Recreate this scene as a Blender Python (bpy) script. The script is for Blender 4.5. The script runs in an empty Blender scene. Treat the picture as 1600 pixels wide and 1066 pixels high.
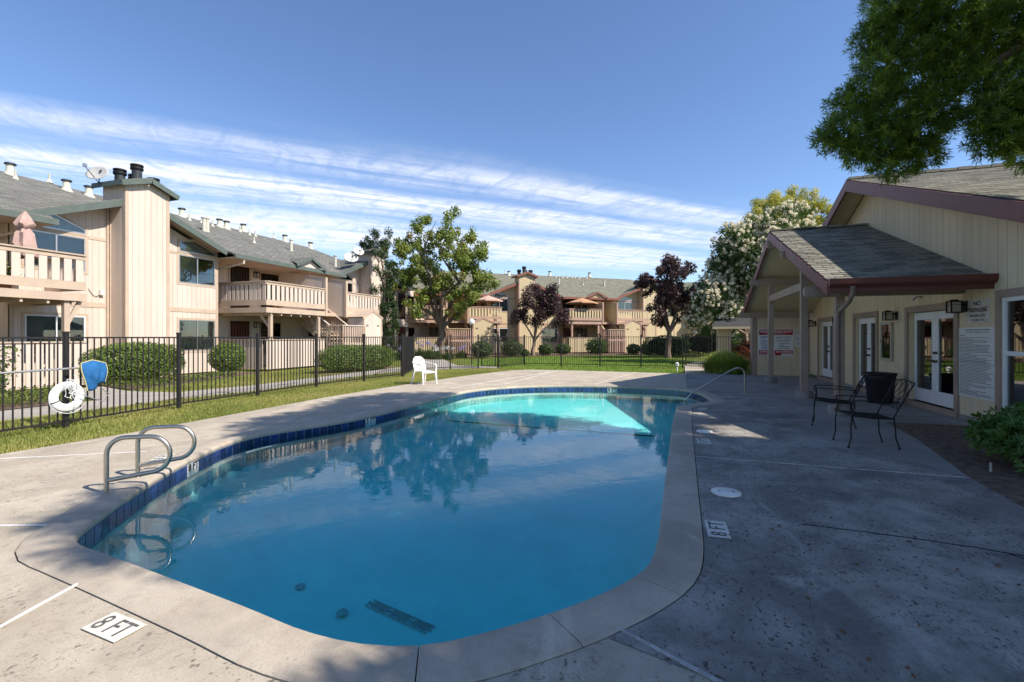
import bpy, bmesh, math, random
import numpy as np
from mathutils import Vector, Matrix
from mathutils.geometry import tessellate_polygon
random.seed(7); RNG = np.random.default_rng(11)
S = bpy.context.scene
COL = S.collection
R = math.radians
# ------------------------------------------------------------------ camera, sky, sun, exposure
cam_d = bpy.data.cameras.new('camera'); cam = bpy.data.objects.new('camera', cam_d); COL.objects.link(cam)
cam.location = (0, 0, 1.5); cam.rotation_euler = (R(90), 0, R(18.1))
cam_d.sensor_width = 36; cam_d.lens = 16.875; cam_d.shift_y = -7/1600; cam_d.clip_end = 3000; cam_d.clip_start = .05
S.camera = cam
SUN = Vector((1.02, -.16, 1.0)).normalized()
EL = math.asin(SUN.z); AZ = math.atan2(SUN.x, SUN.y)
W = bpy.data.worlds.new('World'); S.world = W; W.use_nodes = True
nt = W.node_tree; nt.nodes.clear()
def wn(t, **k):
    n = nt.nodes.new(t)
    for a, b in k.items(): setattr(n, a, b)
    return n
def wm(op, a, b=None, c=None):
    n = wn('ShaderNodeMath', operation=op)
    for i, v in enumerate((a, b, c)):
        if v is None: continue
        if isinstance(v, (int, float)): n.inputs[i].default_value = v
        else: nt.links.new(v, n.inputs[i])
    return n.outputs[0]
def wv(op, a, b=None):
    n = wn('ShaderNodeVectorMath', operation=op)
    for i, v in enumerate((a, b)):
        if v is None: continue
        if isinstance(v, (tuple, list)): n.inputs[i].default_value = v
        else: nt.links.new(v, n.inputs[i])
    return n
sky = wn('ShaderNodeTexSky', sky_type='NISHITA'); sky.sun_disc = False
sky.sun_elevation = EL; sky.sun_rotation = AZ; sky.altitude = 300; sky.air_density = .9; sky.dust_density = .25; sky.ozone_density = 3.2
tc = wn('ShaderNodeTexCoord'); D = wv('NORMALIZE', tc.outputs['Generated']).outputs[0]
sp = wn('ShaderNodeSeparateXYZ'); nt.links.new(D, sp.inputs[0])
zc = wm('MAXIMUM', sp.outputs[2], .03)
px_, py_ = wm('DIVIDE', sp.outputs[0], zc), wm('DIVIDE', sp.outputs[1], zc)
bx_, by_ = .72, .69                                  # direction the cloud streaks run
s_ = wm('ADD', wm('MULTIPLY', px_, bx_), wm('MULTIPLY', py_, by_))
q_ = wm('SUBTRACT', wm('MULTIPLY', py_, bx_), wm('MULTIPLY', px_, by_))
def wnoise(su, sv, scale, det, rough, ox=0., dist=0.):
    c = wn('ShaderNodeCombineXYZ'); nt.links.new(wm('MULTIPLY', s_, su), c.inputs[0]); nt.links.new(wm('MULTIPLY', q_, sv), c.inputs[1]); c.inputs[2].default_value = ox
    n = wn('ShaderNodeTexNoise'); nt.links.new(c.outputs[0], n.inputs['Vector'])
    n.inputs['Scale'].default_value = scale; n.inputs['Detail'].default_value = det; n.inputs['Roughness'].default_value = rough; n.inputs['Distortion'].default_value = dist
    return n.outputs[0]
def wmap(v, a, b, c=0., d=1.):
    n = wn('ShaderNodeMapRange', interpolation_type='SMOOTHSTEP'); nt.links.new(v, n.inputs[0])
    for i, x in enumerate((a, b, c, d)): n.inputs[1+i].default_value = x
    return n.outputs[0]
big = wnoise(.16, 1.15, 1.0, 3, .5, 4.3, .15)
fine = wnoise(.42, 3.4, 1.5, 10, .68, 1.7, .5)
strk = wnoise(2.6, 1.3, 2.4, 9, .68, 7.7, 1.1)
qq = wm('ADD', q_, wm('MULTIPLY', wm('SUBTRACT', big, .5), .32))
def band(c0, w0, w1, amp):
    lo = wmap(qq, c0-w0, c0, 0, 1); hi = wmap(qq, c0, c0+w1, 1, 0)
    return wm('MULTIPLY', wm('MULTIPLY', lo, hi), amp)
cl = wm('ADD', wm('ADD', band(2.86, .28, .5, .55), band(3.5, .3, .7, 1.0)), wm('ADD', band(4.75, .75, 1.6, 1.0), wmap(qq, 5.0, 9.0, 0, .6)))
cl = wm('ADD', cl, wmap(big, .42, .75, 0, .30))
cl = wm('MULTIPLY', cl, wmap(fine, .28, .62, .18, 1.1))
cl = wm('MULTIPLY', cl, wmap(strk, .3, .62, .5, 1.1))
cl = wm('MULTIPLY', cl, wmap(s_, 3.0, 7.5, 1, .18))
cl = wm('MULTIPLY', cl, wmap(q_, 2.2, 2.75, 0, 1))
cl = wm('MINIMUM', wm('MAXIMUM', cl, 0.), .92)
hs = wn('ShaderNodeHueSaturation'); nt.links.new(sky.outputs[0], hs.inputs['Color']); hs.inputs['Saturation'].default_value = 1.06; hs.inputs['Hue'].default_value = .504; hs.inputs['Value'].default_value = 1.0
mxw = wn('ShaderNodeMix', data_type='RGBA'); nt.links.new(cl, mxw.inputs[0]); nt.links.new(hs.outputs[0], mxw.inputs[6]); mxw.inputs[7].default_value = (5.2, 5.4, 6.0, 1)
bg = wn('ShaderNodeBackground'); nt.links.new(mxw.outputs[2], bg.inputs[0]); bg.inputs[1].default_value = .10
wo = wn('ShaderNodeOutputWorld'); nt.links.new(bg.outputs[0], wo.inputs[0])
sun_d = bpy.data.lights.new('sun', 'SUN'); sun = bpy.data.objects.new('sun', sun_d); COL.objects.link(sun)
sun.rotation_euler = SUN.to_track_quat('Z', 'Y').to_euler(); sun_d.energy = 3.5; sun_d.angle = R(.5); sun_d.color = (1, .93, .83)
S.view_settings.view_transform = 'Standard'; S.view_settings.look = 'None'; S.view_settings.gamma = 1; S.view_settings.use_curve_mapping = False
S.view_settings.exposure = 1.05
S.render.engine = 'CYCLES'; S.cycles.use_denoising = True
S.cycles.max_bounces = 8; S.cycles.transparent_max_bounces = 16

# ------------------------------------------------------------------ photograph-ray helpers (used once, to get real positions)
F, HC, HY = 750., 1.5, 526.; CA, SA = math.cos(R(18.1)), math.sin(R(18.1))
def ray(px): t = (px-800)/F; return t*CA-SA, t*SA+CA
def at(px, py, d): rx, ry = ray(px); return Vector((rx*d, ry*d, HC+(HY-py)/F*d))
def G(px, py, z=0): return at(px, py, F*(HC-z)/(py-HY))

UP = Vector((0,0,1))
# ------------------------------------------------------------------ mesh + material helpers
class MB:
    def __init__(s): s.v = []; s.f = []
    def add(s, vs, fs): o = len(s.v); s.v += [tuple(v) for v in vs]; s.f += [tuple(i+o for i in f) for f in fs]; return s
    def hexa(s, p): return s.add(p, [(0,3,2,1), (4,5,6,7), (0,1,5,4), (1,2,6,5), (2,3,7,6), (3,0,4,7)])
    def box(s, x0, x1, y0, y1, z0, z1): return s.hexa([(x0,y0,z0),(x1,y0,z0),(x1,y1,z0),(x0,y1,z0),(x0,y0,z1),(x1,y0,z1),(x1,y1,z1),(x0,y1,z1)])
    def prism(s, poly, ext):            # poly: list of 3D points (planar), ext vector
        n = len(poly); e = Vector(ext); a = [Vector(p) for p in poly]; b = [p+e for p in a]
        return s.add(a+b, [tuple(range(n-1, -1, -1)), tuple(range(n, 2*n))]+[(i, (i+1) % n, n+(i+1) % n, n+i) for i in range(n)])
    def bar(s, a, b, w, h, up=(0,0,1)):  # rectangular bar between two points
        a = Vector(a); b = Vector(b); d = (b-a).normalized(); u = Vector(up); x = d.cross(u)
        if x.length < 1e-4: x = d.cross(Vector((1,0,0)))
        x.normalize(); y = x.cross(d).normalized(); x *= w/2; y *= h/2
        return s.hexa([a-x-y, a+x-y, b+x-y, b-x-y, a-x+y, a+x+y, b+x+y, b-x+y])
    def tube(s, pts, r, n=8, cap=True):
        pts = [Vector(p) for p in pts]; rs = r if isinstance(r, (list, tuple)) else [r]*len(pts); o = len(s.v); prev = None
        for i, p in enumerate(pts):
            d = (pts[min(i+1, len(pts)-1)]-pts[max(i-1, 0)]).normalized()
            if prev is None: x = d.orthogonal().normalized()
            else: x = (prev-d*prev.dot(d)).normalized()
            prev = x; y = d.cross(x)
            for k in range(n): a = 2*math.pi*k/n; s.v.append(tuple(p+(x*math.cos(a)+y*math.sin(a))*rs[i]))
        for i in range(len(pts)-1):
            for k in range(n): a = o+i*n+k; b = o+i*n+(k+1) % n; s.f.append((a, b, b+n, a+n))
        if cap: s.f.append(tuple(o+k for k in range(n-1, -1, -1))); e = o+(len(pts)-1)*n; s.f.append(tuple(e+k for k in range(n)))
        return s
    def lathe(s, prof, c=(0,0,0), n=20):   # prof: (r,z)
        o = len(s.v)
        for r, z in prof:
            for k in range(n): a = 2*math.pi*k/n; s.v.append((c[0]+r*math.cos(a), c[1]+r*math.sin(a), c[2]+z))
        for i in range(len(prof)-1):
            for k in range(n): a = o+i*n+k; b = o+i*n+(k+1) % n; s.f.append((a, b, b+n, a+n))
        if prof[0][0] > 1e-4: s.f.append(tuple(o+k for k in range(n-1, -1, -1)))
        if prof[-1][0] > 1e-4: e = o+(len(prof)-1)*n; s.f.append(tuple(e+k for k in range(n)))
        return s
    def mesh(s, name, mat, smooth=False):
        m = bpy.data.meshes.new(name); m.from_pydata(s.v, [], s.f); m.materials.append(mat)
        if smooth: m.polygons.foreach_set('use_smooth', [True]*len(m.polygons)); m.set_sharp_from_angle(angle=R(40)) if hasattr(m, 'set_sharp_from_angle') else None
        m.update(); return m
    def build(s, name, mat, parent=None, smooth=False, kind=None, bevel=0):
        o = place(name, s.mesh(name, mat, smooth), parent)
        if kind: o['kind'] = kind
        if bevel:
            b = o.modifiers.new('bevel', 'BEVEL'); b.width = bevel; b.segments = 2; b.limit_method = 'ANGLE'
        return o
def place(name, mesh, parent=None, loc=None, rz=None):
    o = bpy.data.objects.new(name, mesh); COL.objects.link(o)
    if parent: o.parent = parent
    if loc is not None: o.location = loc
    if rz is not None: o.rotation_euler.z = rz
    return o
def empty(name, loc=(0,0,0), rz=0): 
    o = bpy.data.objects.new(name, None); COL.objects.link(o); o.location = loc; o.rotation_euler = (0, 0, rz); o.empty_display_size = .2; return o
def tag(o, label, cat, group=None):
    o['label'] = label; o['category'] = cat
    if group: o['group'] = group
    return o
def dup(root, loc, rz, label, group=None):
    r = root.copy(); COL.objects.link(r); r.location = loc; r.rotation_euler = (0, 0, rz); r['label'] = label
    if group: r['group'] = group
    for ch in list(root.children):
        c = ch.copy(); COL.objects.link(c); c.parent = r
        for g in list(ch.children): d = g.copy(); COL.objects.link(d); d.parent = c
    return r

def M(name, col, rough=.75, var=.12, scale=3., bump=0., bscale=40., spec=.3, metal=0., col2=None, streak=False, rnd=.0, coat=0):
    m = bpy.data.materials.new(name); m.use_nodes = True; t = m.node_tree; b = t.nodes['Principled BSDF']
    b.inputs['Roughness'].default_value = rough; b.inputs['Specular IOR Level'].default_value = spec; b.inputs['Metallic'].default_value = metal
    if coat: b.inputs['Coat Weight'].default_value = coat
    N = t.nodes.new; L = t.links.new
    co = N('ShaderNodeTexCoord'); mp = N('ShaderNodeMapping'); L(co.outputs['Object'], mp.inputs[0])
    if streak: mp.inputs['Scale'].default_value = (1, 1, .18)
    n = N('ShaderNodeTexNoise'); n.inputs['Scale'].default_value = scale; n.inputs['Detail'].default_value = 8; n.inputs['Roughness'].default_value = .65; L(mp.outputs[0], n.inputs['Vector'])
    r = N('ShaderNodeMapRange'); L(n.outputs[0], r.inputs[0]); r.inputs[1].default_value = .3; r.inputs[2].default_value = .7
    mx = N('ShaderNodeMix'); mx.data_type = 'RGBA'; L(r.outputs[0], mx.inputs[0])
    c2 = col2 or tuple(c*(1-var*2) for c in col); c1 = tuple(min(1, c*(1+var)) for c in col) if not col2 else col
    mx.inputs[6].default_value = (*c2, 1); mx.inputs[7].default_value = (*c1, 1); out = mx.outputs[2]
    if rnd:
        oi = N('ShaderNodeObjectInfo'); rr = N('ShaderNodeMapRange'); L(oi.outputs['Random'], rr.inputs[0]); rr.inputs[3].default_value = 1-rnd; rr.inputs[4].default_value = 1+rnd*.6
        h = N('ShaderNodeHueSaturation'); L(out, h.inputs['Color']); L(rr.outputs[0], h.inputs['Value']); out = h.outputs[0]
    L(out, b.inputs['Base Color'])
    if bump:
        n2 = N('ShaderNodeTexNoise'); n2.inputs['Scale'].default_value = bscale; n2.inputs['Detail'].default_value = 6; L(mp.outputs[0], n2.inputs['Vector'])
        bp = N('ShaderNodeBump'); bp.inputs['Strength'].default_value = bump; bp.inputs['Distance'].default_value = .02; L(n2.outputs[0], bp.inputs['Height']); L(bp.outputs[0], b.inputs['Normal'])
    return m
def leafmat(name, c1, c2, trans=.35, rough=.55, c3=None, f3=.0):
    m = bpy.data.materials.new(name); m.use_nodes = True; t = m.node_tree; b = t.nodes['Principled BSDF']; N = t.nodes.new; L = t.links.new
    a = N('ShaderNodeAttribute'); a.attribute_name = 'tone'
    cr = N('ShaderNodeValToRGB'); L(a.outputs['Fac'], cr.inputs[0]); e = cr.color_ramp.elements; e[0].color = (*c1, 1); e[1].color = (*c2, 1); e[1].position = 1-f3 if c3 else 1
    if c3: k = cr.color_ramp.elements.new(min(.999, 1-f3+.03)); k.color = (*c3, 1)
    L(cr.outputs[0], b.inputs['Base Color']); b.inputs['Roughness'].default_value = rough; b.inputs['Specular IOR Level'].default_value = .35
    tr = N('ShaderNodeBsdfTranslucent'); hs = N('ShaderNodeHueSaturation'); L(cr.outputs[0], hs.inputs['Color']); hs.inputs['Value'].default_value = 1.5; hs.inputs['Saturation'].default_value = 1.1; L(hs.outputs[0], tr.inputs[0])
    ms = N('ShaderNodeMixShader'); ms.inputs[0].default_value = trans; L(b.outputs[0], ms.inputs[1]); L(tr.outputs[0], ms.inputs[2]); L(ms.outputs[0], t.nodes['Material Output'].inputs[0])
    return m
def glassmat(name, tint=(.8,.85,.85), ior=1.5, fm=1.0, fa=.03):
    m = bpy.data.materials.new(name); m.use_nodes = True; t = m.node_tree; t.nodes.remove(t.nodes['Principled BSDF']); N = t.nodes.new; L = t.links.new
    tr = N('ShaderNodeBsdfTransparent'); tr.inputs[0].default_value = (*tint, 1); g = N('ShaderNodeBsdfGlossy'); g.inputs['Roughness'].default_value = .015; f = N('ShaderNodeFresnel'); f.inputs[0].default_value = ior
    n = N('ShaderNodeTexNoise'); n.inputs['Scale'].default_value = 1.2; co = N('ShaderNodeTexCoord'); L(co.outputs['Object'], n.inputs['Vector']); bp = N('ShaderNodeBump'); bp.inputs['Strength'].default_value = .05; L(n.outputs[0], bp.inputs['Height']); L(bp.outputs[0], g.inputs['Normal'])
    a = N('ShaderNodeMath'); a.operation = 'MULTIPLY_ADD'; L(f.outputs[0], a.inputs[0]); a.inputs[1].default_value = fm; a.inputs[2].default_value = fa; a.use_clamp = True
    ms = N('ShaderNodeMixShader'); L(a.outputs[0], ms.inputs[0]); L(tr.outputs[0], ms.inputs[1]); L(g.outputs[0], ms.inputs[2]); L(ms.outputs[0], t.nodes['Material Output'].inputs[0])
    return m
def concrete(name, c_hi, c_lo, pit=.5, pitscale=26, stain=(.16,.15,.14), stain_amt=.5, rusty=0., pitmask=(.42,.62), pth=(.59,.67), mott=.25):
    m = bpy.data.materials.new(name); m.use_nodes = True; t = m.node_tree; b = t.nodes['Principled BSDF']; N = t.nodes.new; L = t.links.new
    co = N('ShaderNodeTexCoord').outputs['Object']
    def noise(sc, det=6, ro=.6, off=0., dist=0., stretch=None):
        mp = N('ShaderNodeMapping'); L(co, mp.inputs[0]); mp.inputs['Location'].default_value = (off, off*.7, off*.3)
        if stretch: mp.inputs['Scale'].default_value = stretch
        n = N('ShaderNodeTexNoise'); n.inputs['Scale'].default_value = sc; n.inputs['Detail'].default_value = det; n.inputs['Roughness'].default_value = ro; n.inputs['Distortion'].default_value = dist; L(mp.outputs[0], n.inputs['Vector']); return n.outputs[0]
    def rng(v, a, b_, c=0., d=1.):
        r = N('ShaderNodeMapRange'); r.interpolation_type = 'SMOOTHSTEP'; L(v, r.inputs[0])
        for i, x in enumerate((a, b_, c, d)): r.inputs[1+i].default_value = x
        return r.outputs[0]
    def mix(f, a, b_):
        x = N('ShaderNodeMix'); x.data_type = 'RGBA'
        if isinstance(f, float): x.inputs[0].default_value = f
        else: L(f, x.inputs[0])
        for i, v in ((6, a), (7, b_)):
            if isinstance(v, tuple): x.inputs[i].default_value = (*v, 1)
            else: L(v, x.inputs[i])
        return x.outputs[2]
    def mul(a, b_):
        x = N('ShaderNodeMath'); x.operation = 'MULTIPLY'; L(a, x.inputs[0])
        if isinstance(b_, float): x.inputs[1].default_value = b_
        else: L(b_, x.inputs[1])
        return x.outputs[0]
    c = mix(rng(noise(1.6, 8, .65, 0, .6), .3, .7), c_lo, c_hi)
    c = mix(mul(rng(noise(.55, 7, .6, 5, 1.2), .47, .66), stain_amt), c, stain)
    c = mix(mul(rng(noise(.9, 9, .7, 9, 1.5, (1, .45, 1)), .56, .68), .55), c, tuple(min(.75, x*1.3) for x in c_hi))
    c = mix(rng(noise(90, 3, .6, 2), .35, .75, 0, .22), c, tuple(x*.45 for x in c_lo))
    c = mix(mul(rng(noise(6.5, 8, .72, 31, .8), .48, .68), mott), c, tuple(x*.5 for x in c_lo))
    if rusty: c = mix(mul(rng(noise(1.1, 6, .6, 14, .8), .55, .72), rusty), c, (.36,.25,.16))
    pn = rng(noise(pitscale, 4, .62, 3, .15, (1, .6, 1)), *pth); pm = rng(noise(1.3, 5, .6, 21, .5), *pitmask); pitv = mul(pn, mul(pm, pit))
    pn2 = rng(noise(pitscale*2.6, 2, .5, 8, .2), .64, .70); pit2 = mul(pn2, pit*.8)
    c = mix(pitv, c, tuple(x*.28 for x in c_lo)); c = mix(pit2, c, tuple(x*.3 for x in c_lo))
    L(c, b.inputs['Base Color']); b.inputs['Roughness'].default_value = .82; b.inputs['Specular IOR Level'].default_value = .25
    ad = N('ShaderNodeMath'); ad.operation = 'SUBTRACT'; L(noise(60, 8, .7), ad.inputs[0]); L(pitv, ad.inputs[1])
    bp = N('ShaderNodeBump'); bp.inputs['Strength'].default_value = .35; bp.inputs['Distance'].default_value = .012; L(ad.outputs[0], bp.inputs['Height']); L(bp.outputs[0], b.inputs['Normal'])
    return m
def shinglemat(name, c1, c2, bw=.33, bh=.145, bricks=True, slope=1.08, pos=(0,0,0), swap=False):
    m = bpy.data.materials.new(name); m.use_nodes = True; t = m.node_tree; b = t.nodes['Principled BSDF']; N = t.nodes.new; L = t.links.new
    co = N('ShaderNodeTexCoord'); mp = N('ShaderNodeMapping'); L(co.outputs['Object'], mp.inputs[0]); mp.inputs['Scale'].default_value = (1, slope, 1)
    if swap: mp.inputs['Rotation'].default_value = (0, 0, R(90))
    n = N('ShaderNodeTexNoise'); n.inputs['Scale'].default_value = 9; n.inputs['Detail'].default_value = 6; L(mp.outputs[0], n.inputs['Vector'])
    n3 = N('ShaderNodeTexNoise'); n3.inputs['Scale'].default_value = 160; n3.inputs['Detail'].default_value = 2; L(mp.outputs[0], n3.inputs['Vector'])
    mx = N('ShaderNodeMix'); mx.data_type = 'RGBA'; mx.inputs[6].default_value = (*c1, 1); mx.inputs[7].default_value = (*c2, 1)
    if bricks:
        br = N('ShaderNodeTexBrick'); L(mp.outputs[0], br.inputs['Vector']); br.offset = .5; br.inputs['Color1'].default_value = (0,0,0,1); br.inputs['Color2'].default_value = (1,1,1,1); br.inputs['Mortar'].default_value = (.5,.5,.5,1)
        br.inputs['Scale'].default_value = 1; br.inputs['Brick Width'].default_value = bw; br.inputs['Row Height'].default_value = bh; br.inputs['Mortar Size'].default_value = .008; br.inputs['Bias'].default_value = 0
        ad = N('ShaderNodeMix'); ad.data_type = 'RGBA'; ad.inputs[0].default_value = .45; L(br.outputs['Color'], ad.inputs[6]); L(n.outputs[0], ad.inputs[7]); L(ad.outputs[2], mx.inputs[0])
        dk = N('ShaderNodeMix'); dk.data_type = 'RGBA'; L(br.outputs['Fac'], dk.inputs[0]); L(mx.outputs[2], dk.inputs[6]); dk.inputs[7].default_value = tuple(x*.35 for x in c1)+(1,); out = dk.outputs[2]
        bp = N('ShaderNodeBump'); bp.inputs['Strength'].default_value = .6; bp.inputs['Distance'].default_value = .01; bp.invert = True; L(br.outputs['Fac'], bp.inputs['Height']); L(bp.outputs[0], b.inputs['Normal'])
    else:
        oi = N('ShaderNodeObjectInfo'); at_ = N('ShaderNodeAttribute'); at_.attribute_name = 'tone'; s1 = N('ShaderNodeMath'); s1.operation = 'ADD'; L(oi.outputs['Random'], s1.inputs[0]); L(at_.outputs['Fac'], s1.inputs[1])
        s2 = N('ShaderNodeMath'); s2.operation = 'FRACT'; L(s1.outputs[0], s2.inputs[0]); s3 = N('ShaderNodeMath'); s3.operation = 'MULTIPLY_ADD'; s3.inputs[1].default_value = .55; L(s2.outputs[0], s3.inputs[0]); s4 = N('ShaderNodeMath'); s4.operation = 'MULTIPLY'; L(n.outputs[0], s4.inputs[0]); s4.inputs[1].default_value = .5; L(s4.outputs[0], s3.inputs[2]); L(s3.outputs[0], mx.inputs[0]); out = mx.outputs[2]
    g = N('ShaderNodeMix'); g.data_type = 'RGBA'; g.blend_type = 'OVERLAY'; g.inputs[0].default_value = .6; L(out, g.inputs[6]); L(n3.outputs[0], g.inputs[7]); L(g.outputs[2], b.inputs['Base Color'])
    b.inputs['Roughness'].default_value = .92; b.inputs['Specular IOR Level'].default_value = .15
    return m
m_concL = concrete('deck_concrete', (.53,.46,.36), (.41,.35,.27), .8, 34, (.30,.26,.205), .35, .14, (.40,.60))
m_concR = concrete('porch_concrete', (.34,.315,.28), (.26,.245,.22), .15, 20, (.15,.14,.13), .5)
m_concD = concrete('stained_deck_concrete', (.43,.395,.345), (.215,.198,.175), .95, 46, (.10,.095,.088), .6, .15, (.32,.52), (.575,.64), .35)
m_coping = concrete('coping_stone', (.53,.455,.36), (.43,.365,.285), .5, 60, (.30,.25,.20), .5, .35, (.6,.75))
m_path = concrete('path_concrete', (.42,.38,.33), (.33,.30,.26), .1, 30, (.26,.24,.2), .3)
m_caulk = M('white_caulk', (.72,.70,.66), .7, .06, 20)
m_caulkD = M('weathered_caulk', (.46,.45,.43), .8, .25, 9)
m_sidL = M('peach_siding', (.62,.515,.43), .8, .075, 1.3, .15, 60, streak=True)
m_trimL = M('tan_trim', (.50,.385,.29), .75, .07, 2, .1, 50, rnd=.04)
m_sidF = M('cream_siding', (.56,.45,.28), .8, .07, 1.3, .15, 60, streak=True)
m_trimF = M('rose_trim', (.42,.28,.215), .75, .07, 2)
m_fasL = M('green_fascia', (.105,.13,.112), .6, .1, 3)
m_fasF = M('red_fascia', (.23,.09,.065), .6, .1, 3)
m_sidC = M('yellow_siding', (.66,.545,.35), .8, .06, 1.2, .12, 70, streak=True, rnd=.03)
m_trimC = M('mauve_trim', (.335,.25,.19), .7, .08, 2.5, .08, 60)
m_fasC = M('maroon_fascia', (.15,.045,.034), .5, .12, 3, spec=.4)
m_soff = M('cream_soffit', (.60,.50,.32), .8, .05, 2)
m_roofL = shinglemat('grey_shingles', (.095,.093,.082), (.24,.235,.205))
m_roofF = shinglemat('weathered_shingles', (.12,.118,.085), (.26,.25,.19))
m_roofC = shinglemat('club_shingles', (.085,.08,.068), (.37,.35,.285), bricks=False)
m_slab = M('underlay_and_roof_shade', (.05,.05,.05), .9, .1, 5)
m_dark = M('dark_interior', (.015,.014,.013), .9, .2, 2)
m_black = M('black_metal', (.010,.010,.010), .6, .15, 8, spec=.25)
m_fence = M('fence_paint', (.022,.019,.018), .5, .15, 5, spec=.45)
m_steel = M('stainless_steel', (.50,.46,.39), .34, .06, 30, metal=1.)
m_alu = M('brushed_aluminium', (.55,.54,.52), .4, .08, 8, metal=.8)
m_white = M('white_paint', (.74,.74,.72), .45, .04, 4)
m_vent = M('cream_vent_paint', (.52,.50,.41), .6, .08, 6)
m_flue = M('dark_flue_metal', (.055,.058,.062), .5, .2, 6, metal=.3)
m_glass = glassmat('window_glass'); m_glassC = glassmat('door_glass', (.75,.8,.78), 1.52, 1.5, .12)
m_blind = M('blinds', (.55,.54,.50), .7, .05, 3)
m_curt = M('curtain', (.40,.36,.28), .85, .1, 4)
m_bdoor = M('dark_brown_door', (.045,.022,.015), .5, .25, 5)
m_reddoor = M('red_brown_door', (.17,.05,.03), .5, .15, 5)
m_bark = M('bark', (.16,.12,.09), .95, .25, 7, .8, 25, streak=True)
m_barkP = M('pale_bark', (.27,.20,.15), .95, .25, 7, .6, 25, streak=True)
m_soil = M('mulch_soil', (.19,.135,.095), 1., .35, 9, 1., 60)
m_plastic = M('white_plastic', (.78,.75,.69), .4, .05, 5, spec=.5)

# ---- lawns
def grassground(name):
    m = bpy.data.materials.new(name); m.use_nodes = True; t = m.node_tree; b = t.nodes['Principled BSDF']; N = t.nodes.new; L = t.links.new
    co = N('ShaderNodeTexCoord'); n = N('ShaderNodeTexNoise'); n.inputs['Scale'].default_value = .9; n.inputs['Detail'].default_value = 9; n.inputs['Roughness'].default_value = .7; L(co.outputs['Object'], n.inputs['Vector'])
    cr = N('ShaderNodeValToRGB'); L(n.outputs[0], cr.inputs[0]); e = cr.color_ramp.elements; e[0].position = .32; e[0].color = (.075,.105,.022,1); e[1].position = .68; e[1].color = (.23,.20,.06,1); k = e.new(.48); k.color = (.13,.165,.03,1)
    n2 = N('ShaderNodeTexNoise'); n2.inputs['Scale'].default_value = 120; n2.inputs['Detail'].default_value = 4; L(co.outputs['Object'], n2.inputs['Vector'])
    mx = N('ShaderNodeMix'); mx.data_type = 'RGBA'; mx.blend_type = 'OVERLAY'; mx.inputs[0].default_value = .8; L(cr.outputs[0], mx.inputs[6]); L(n2.outputs[0], mx.inputs[7]); L(mx.outputs[2], b.inputs['Base Color']); b.inputs['Roughness'].default_value = .9; b.inputs['Specular IOR Level'].default_value = .1
    bp = N('ShaderNodeBump'); bp.inputs['Strength'].default_value = .9; bp.inputs['Distance'].default_value = .04; L(n2.outputs[0], bp.inputs['Height']); L(bp.outputs[0], b.inputs['Normal']); return m
m_lawn = grassground('lawn')
m_blade = leafmat('grass_blade', (.17,.21,.04), (.40,.38,.11), .3, .6, (.40,.32,.14), .10)
m_bladeG = leafmat('fresh_grass_blade', (.12,.22,.03), (.28,.38,.07), .3, .6)

# ------------------------------------------------------------------ the ground, deck, paths
def crom(pts, closed=True, step=.15, corner=()):
    P_ = [Vector((p[0], p[1], 0)) for p in pts]; n = len(P_); out = []
    for i in range(n if closed else n-1):
        p1, p2 = P_[i], P_[(i+1) % n]; p0 = P_[i-1] if i > 0 or closed else p1; p3 = P_[(i+2) % n] if closed or i+2 < n else p2
        if i in corner: p0 = p1+(p1-p2)
        if (i+1) % n in corner: p3 = p2+(p2-p1)
        k = max(1, int((p2-p1).length/step))
        for j in range(k):
            u = j/k; out.append(.5*((2*p1)+(-p0+p2)*u+(2*p0-5*p1+4*p2-p3)*u*u+(-p0+3*p1-3*p2+p3)*u**3))
    if not closed: out.append(P_[-1])
    return out
POOL = [(-.07,3.63),(-.13,3.23),(-.31,2.89),(-.6,2.53),(-.98,2.17),(-1.2,2.04),(-1.48,1.98),(-1.8,1.99),(-2.22,2.06),(-3.2,2.20),(-3.8,2.28),(-4.12,2.33),(-4.35,2.5),(-4.5,2.7),(-4.73,2.99),(-5.3,3.85),(-5.75,4.7),(-5.98,5.3),(-6.02,5.85),(-5.85,6.4),(-5.58,7.15),(-5.42,8.0),(-5.36,9.5),(-5.36,11.0),(-5.28,12.2),(-4.9,13.1),(-4.3,13.78),(-3.6,14.25),(-2.7,14.6),(-1.8,14.75),(-.6,14.75),(.3,14.5),(.68,13.95),(.88,13.1),(1.0,12.05),(.17,10.92),(.08,8.9),(.01,6.5),(-.03,5.05),(-.05,4.2)]
PIN = crom(POOL, True, .12, corner=(34, 35))
# make counter clockwise
def area(p): return sum(p[i].x*p[(i+1) % len(p)].y-p[(i+1) % len(p)].x*p[i].y for i in range(len(p)))/2
if area(PIN) < 0: PIN.reverse()
def resamp(p, step):
    out = []; n = len(p); acc = 0
    tot = sum((p[(i+1) % n]-p[i]).length for i in range(n)); k = round(tot/step); step = tot/k; nxt = 0
    for i in range(n):
        a, b = p[i], p[(i+1) % n]; l = (b-a).length
        while nxt < acc+l-1e-6 and len(out) < k: out.append(a.lerp(b, (nxt-acc)/l)); nxt += step
        acc += l
    return out
PIN = resamp(PIN, .14)
def offs(p, d):     # d > 0 : outwards for ccw
    n = len(p); out = []
    for i in range(n):
        t = (p[(i+1) % n]-p[i-1]).normalized(); out.append(p[i]+Vector((t.y, -t.x, 0))*d)
    return out
def clean(p):       # drop folded points of an offset outline
    out = []
    for q in p:
        if min((q-r).length for r in PIN) > .28*.98 or True: out.append(q)
    return out
POUT = offs(PIN, .30); PHOLE = offs(PIN, .308)
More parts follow.
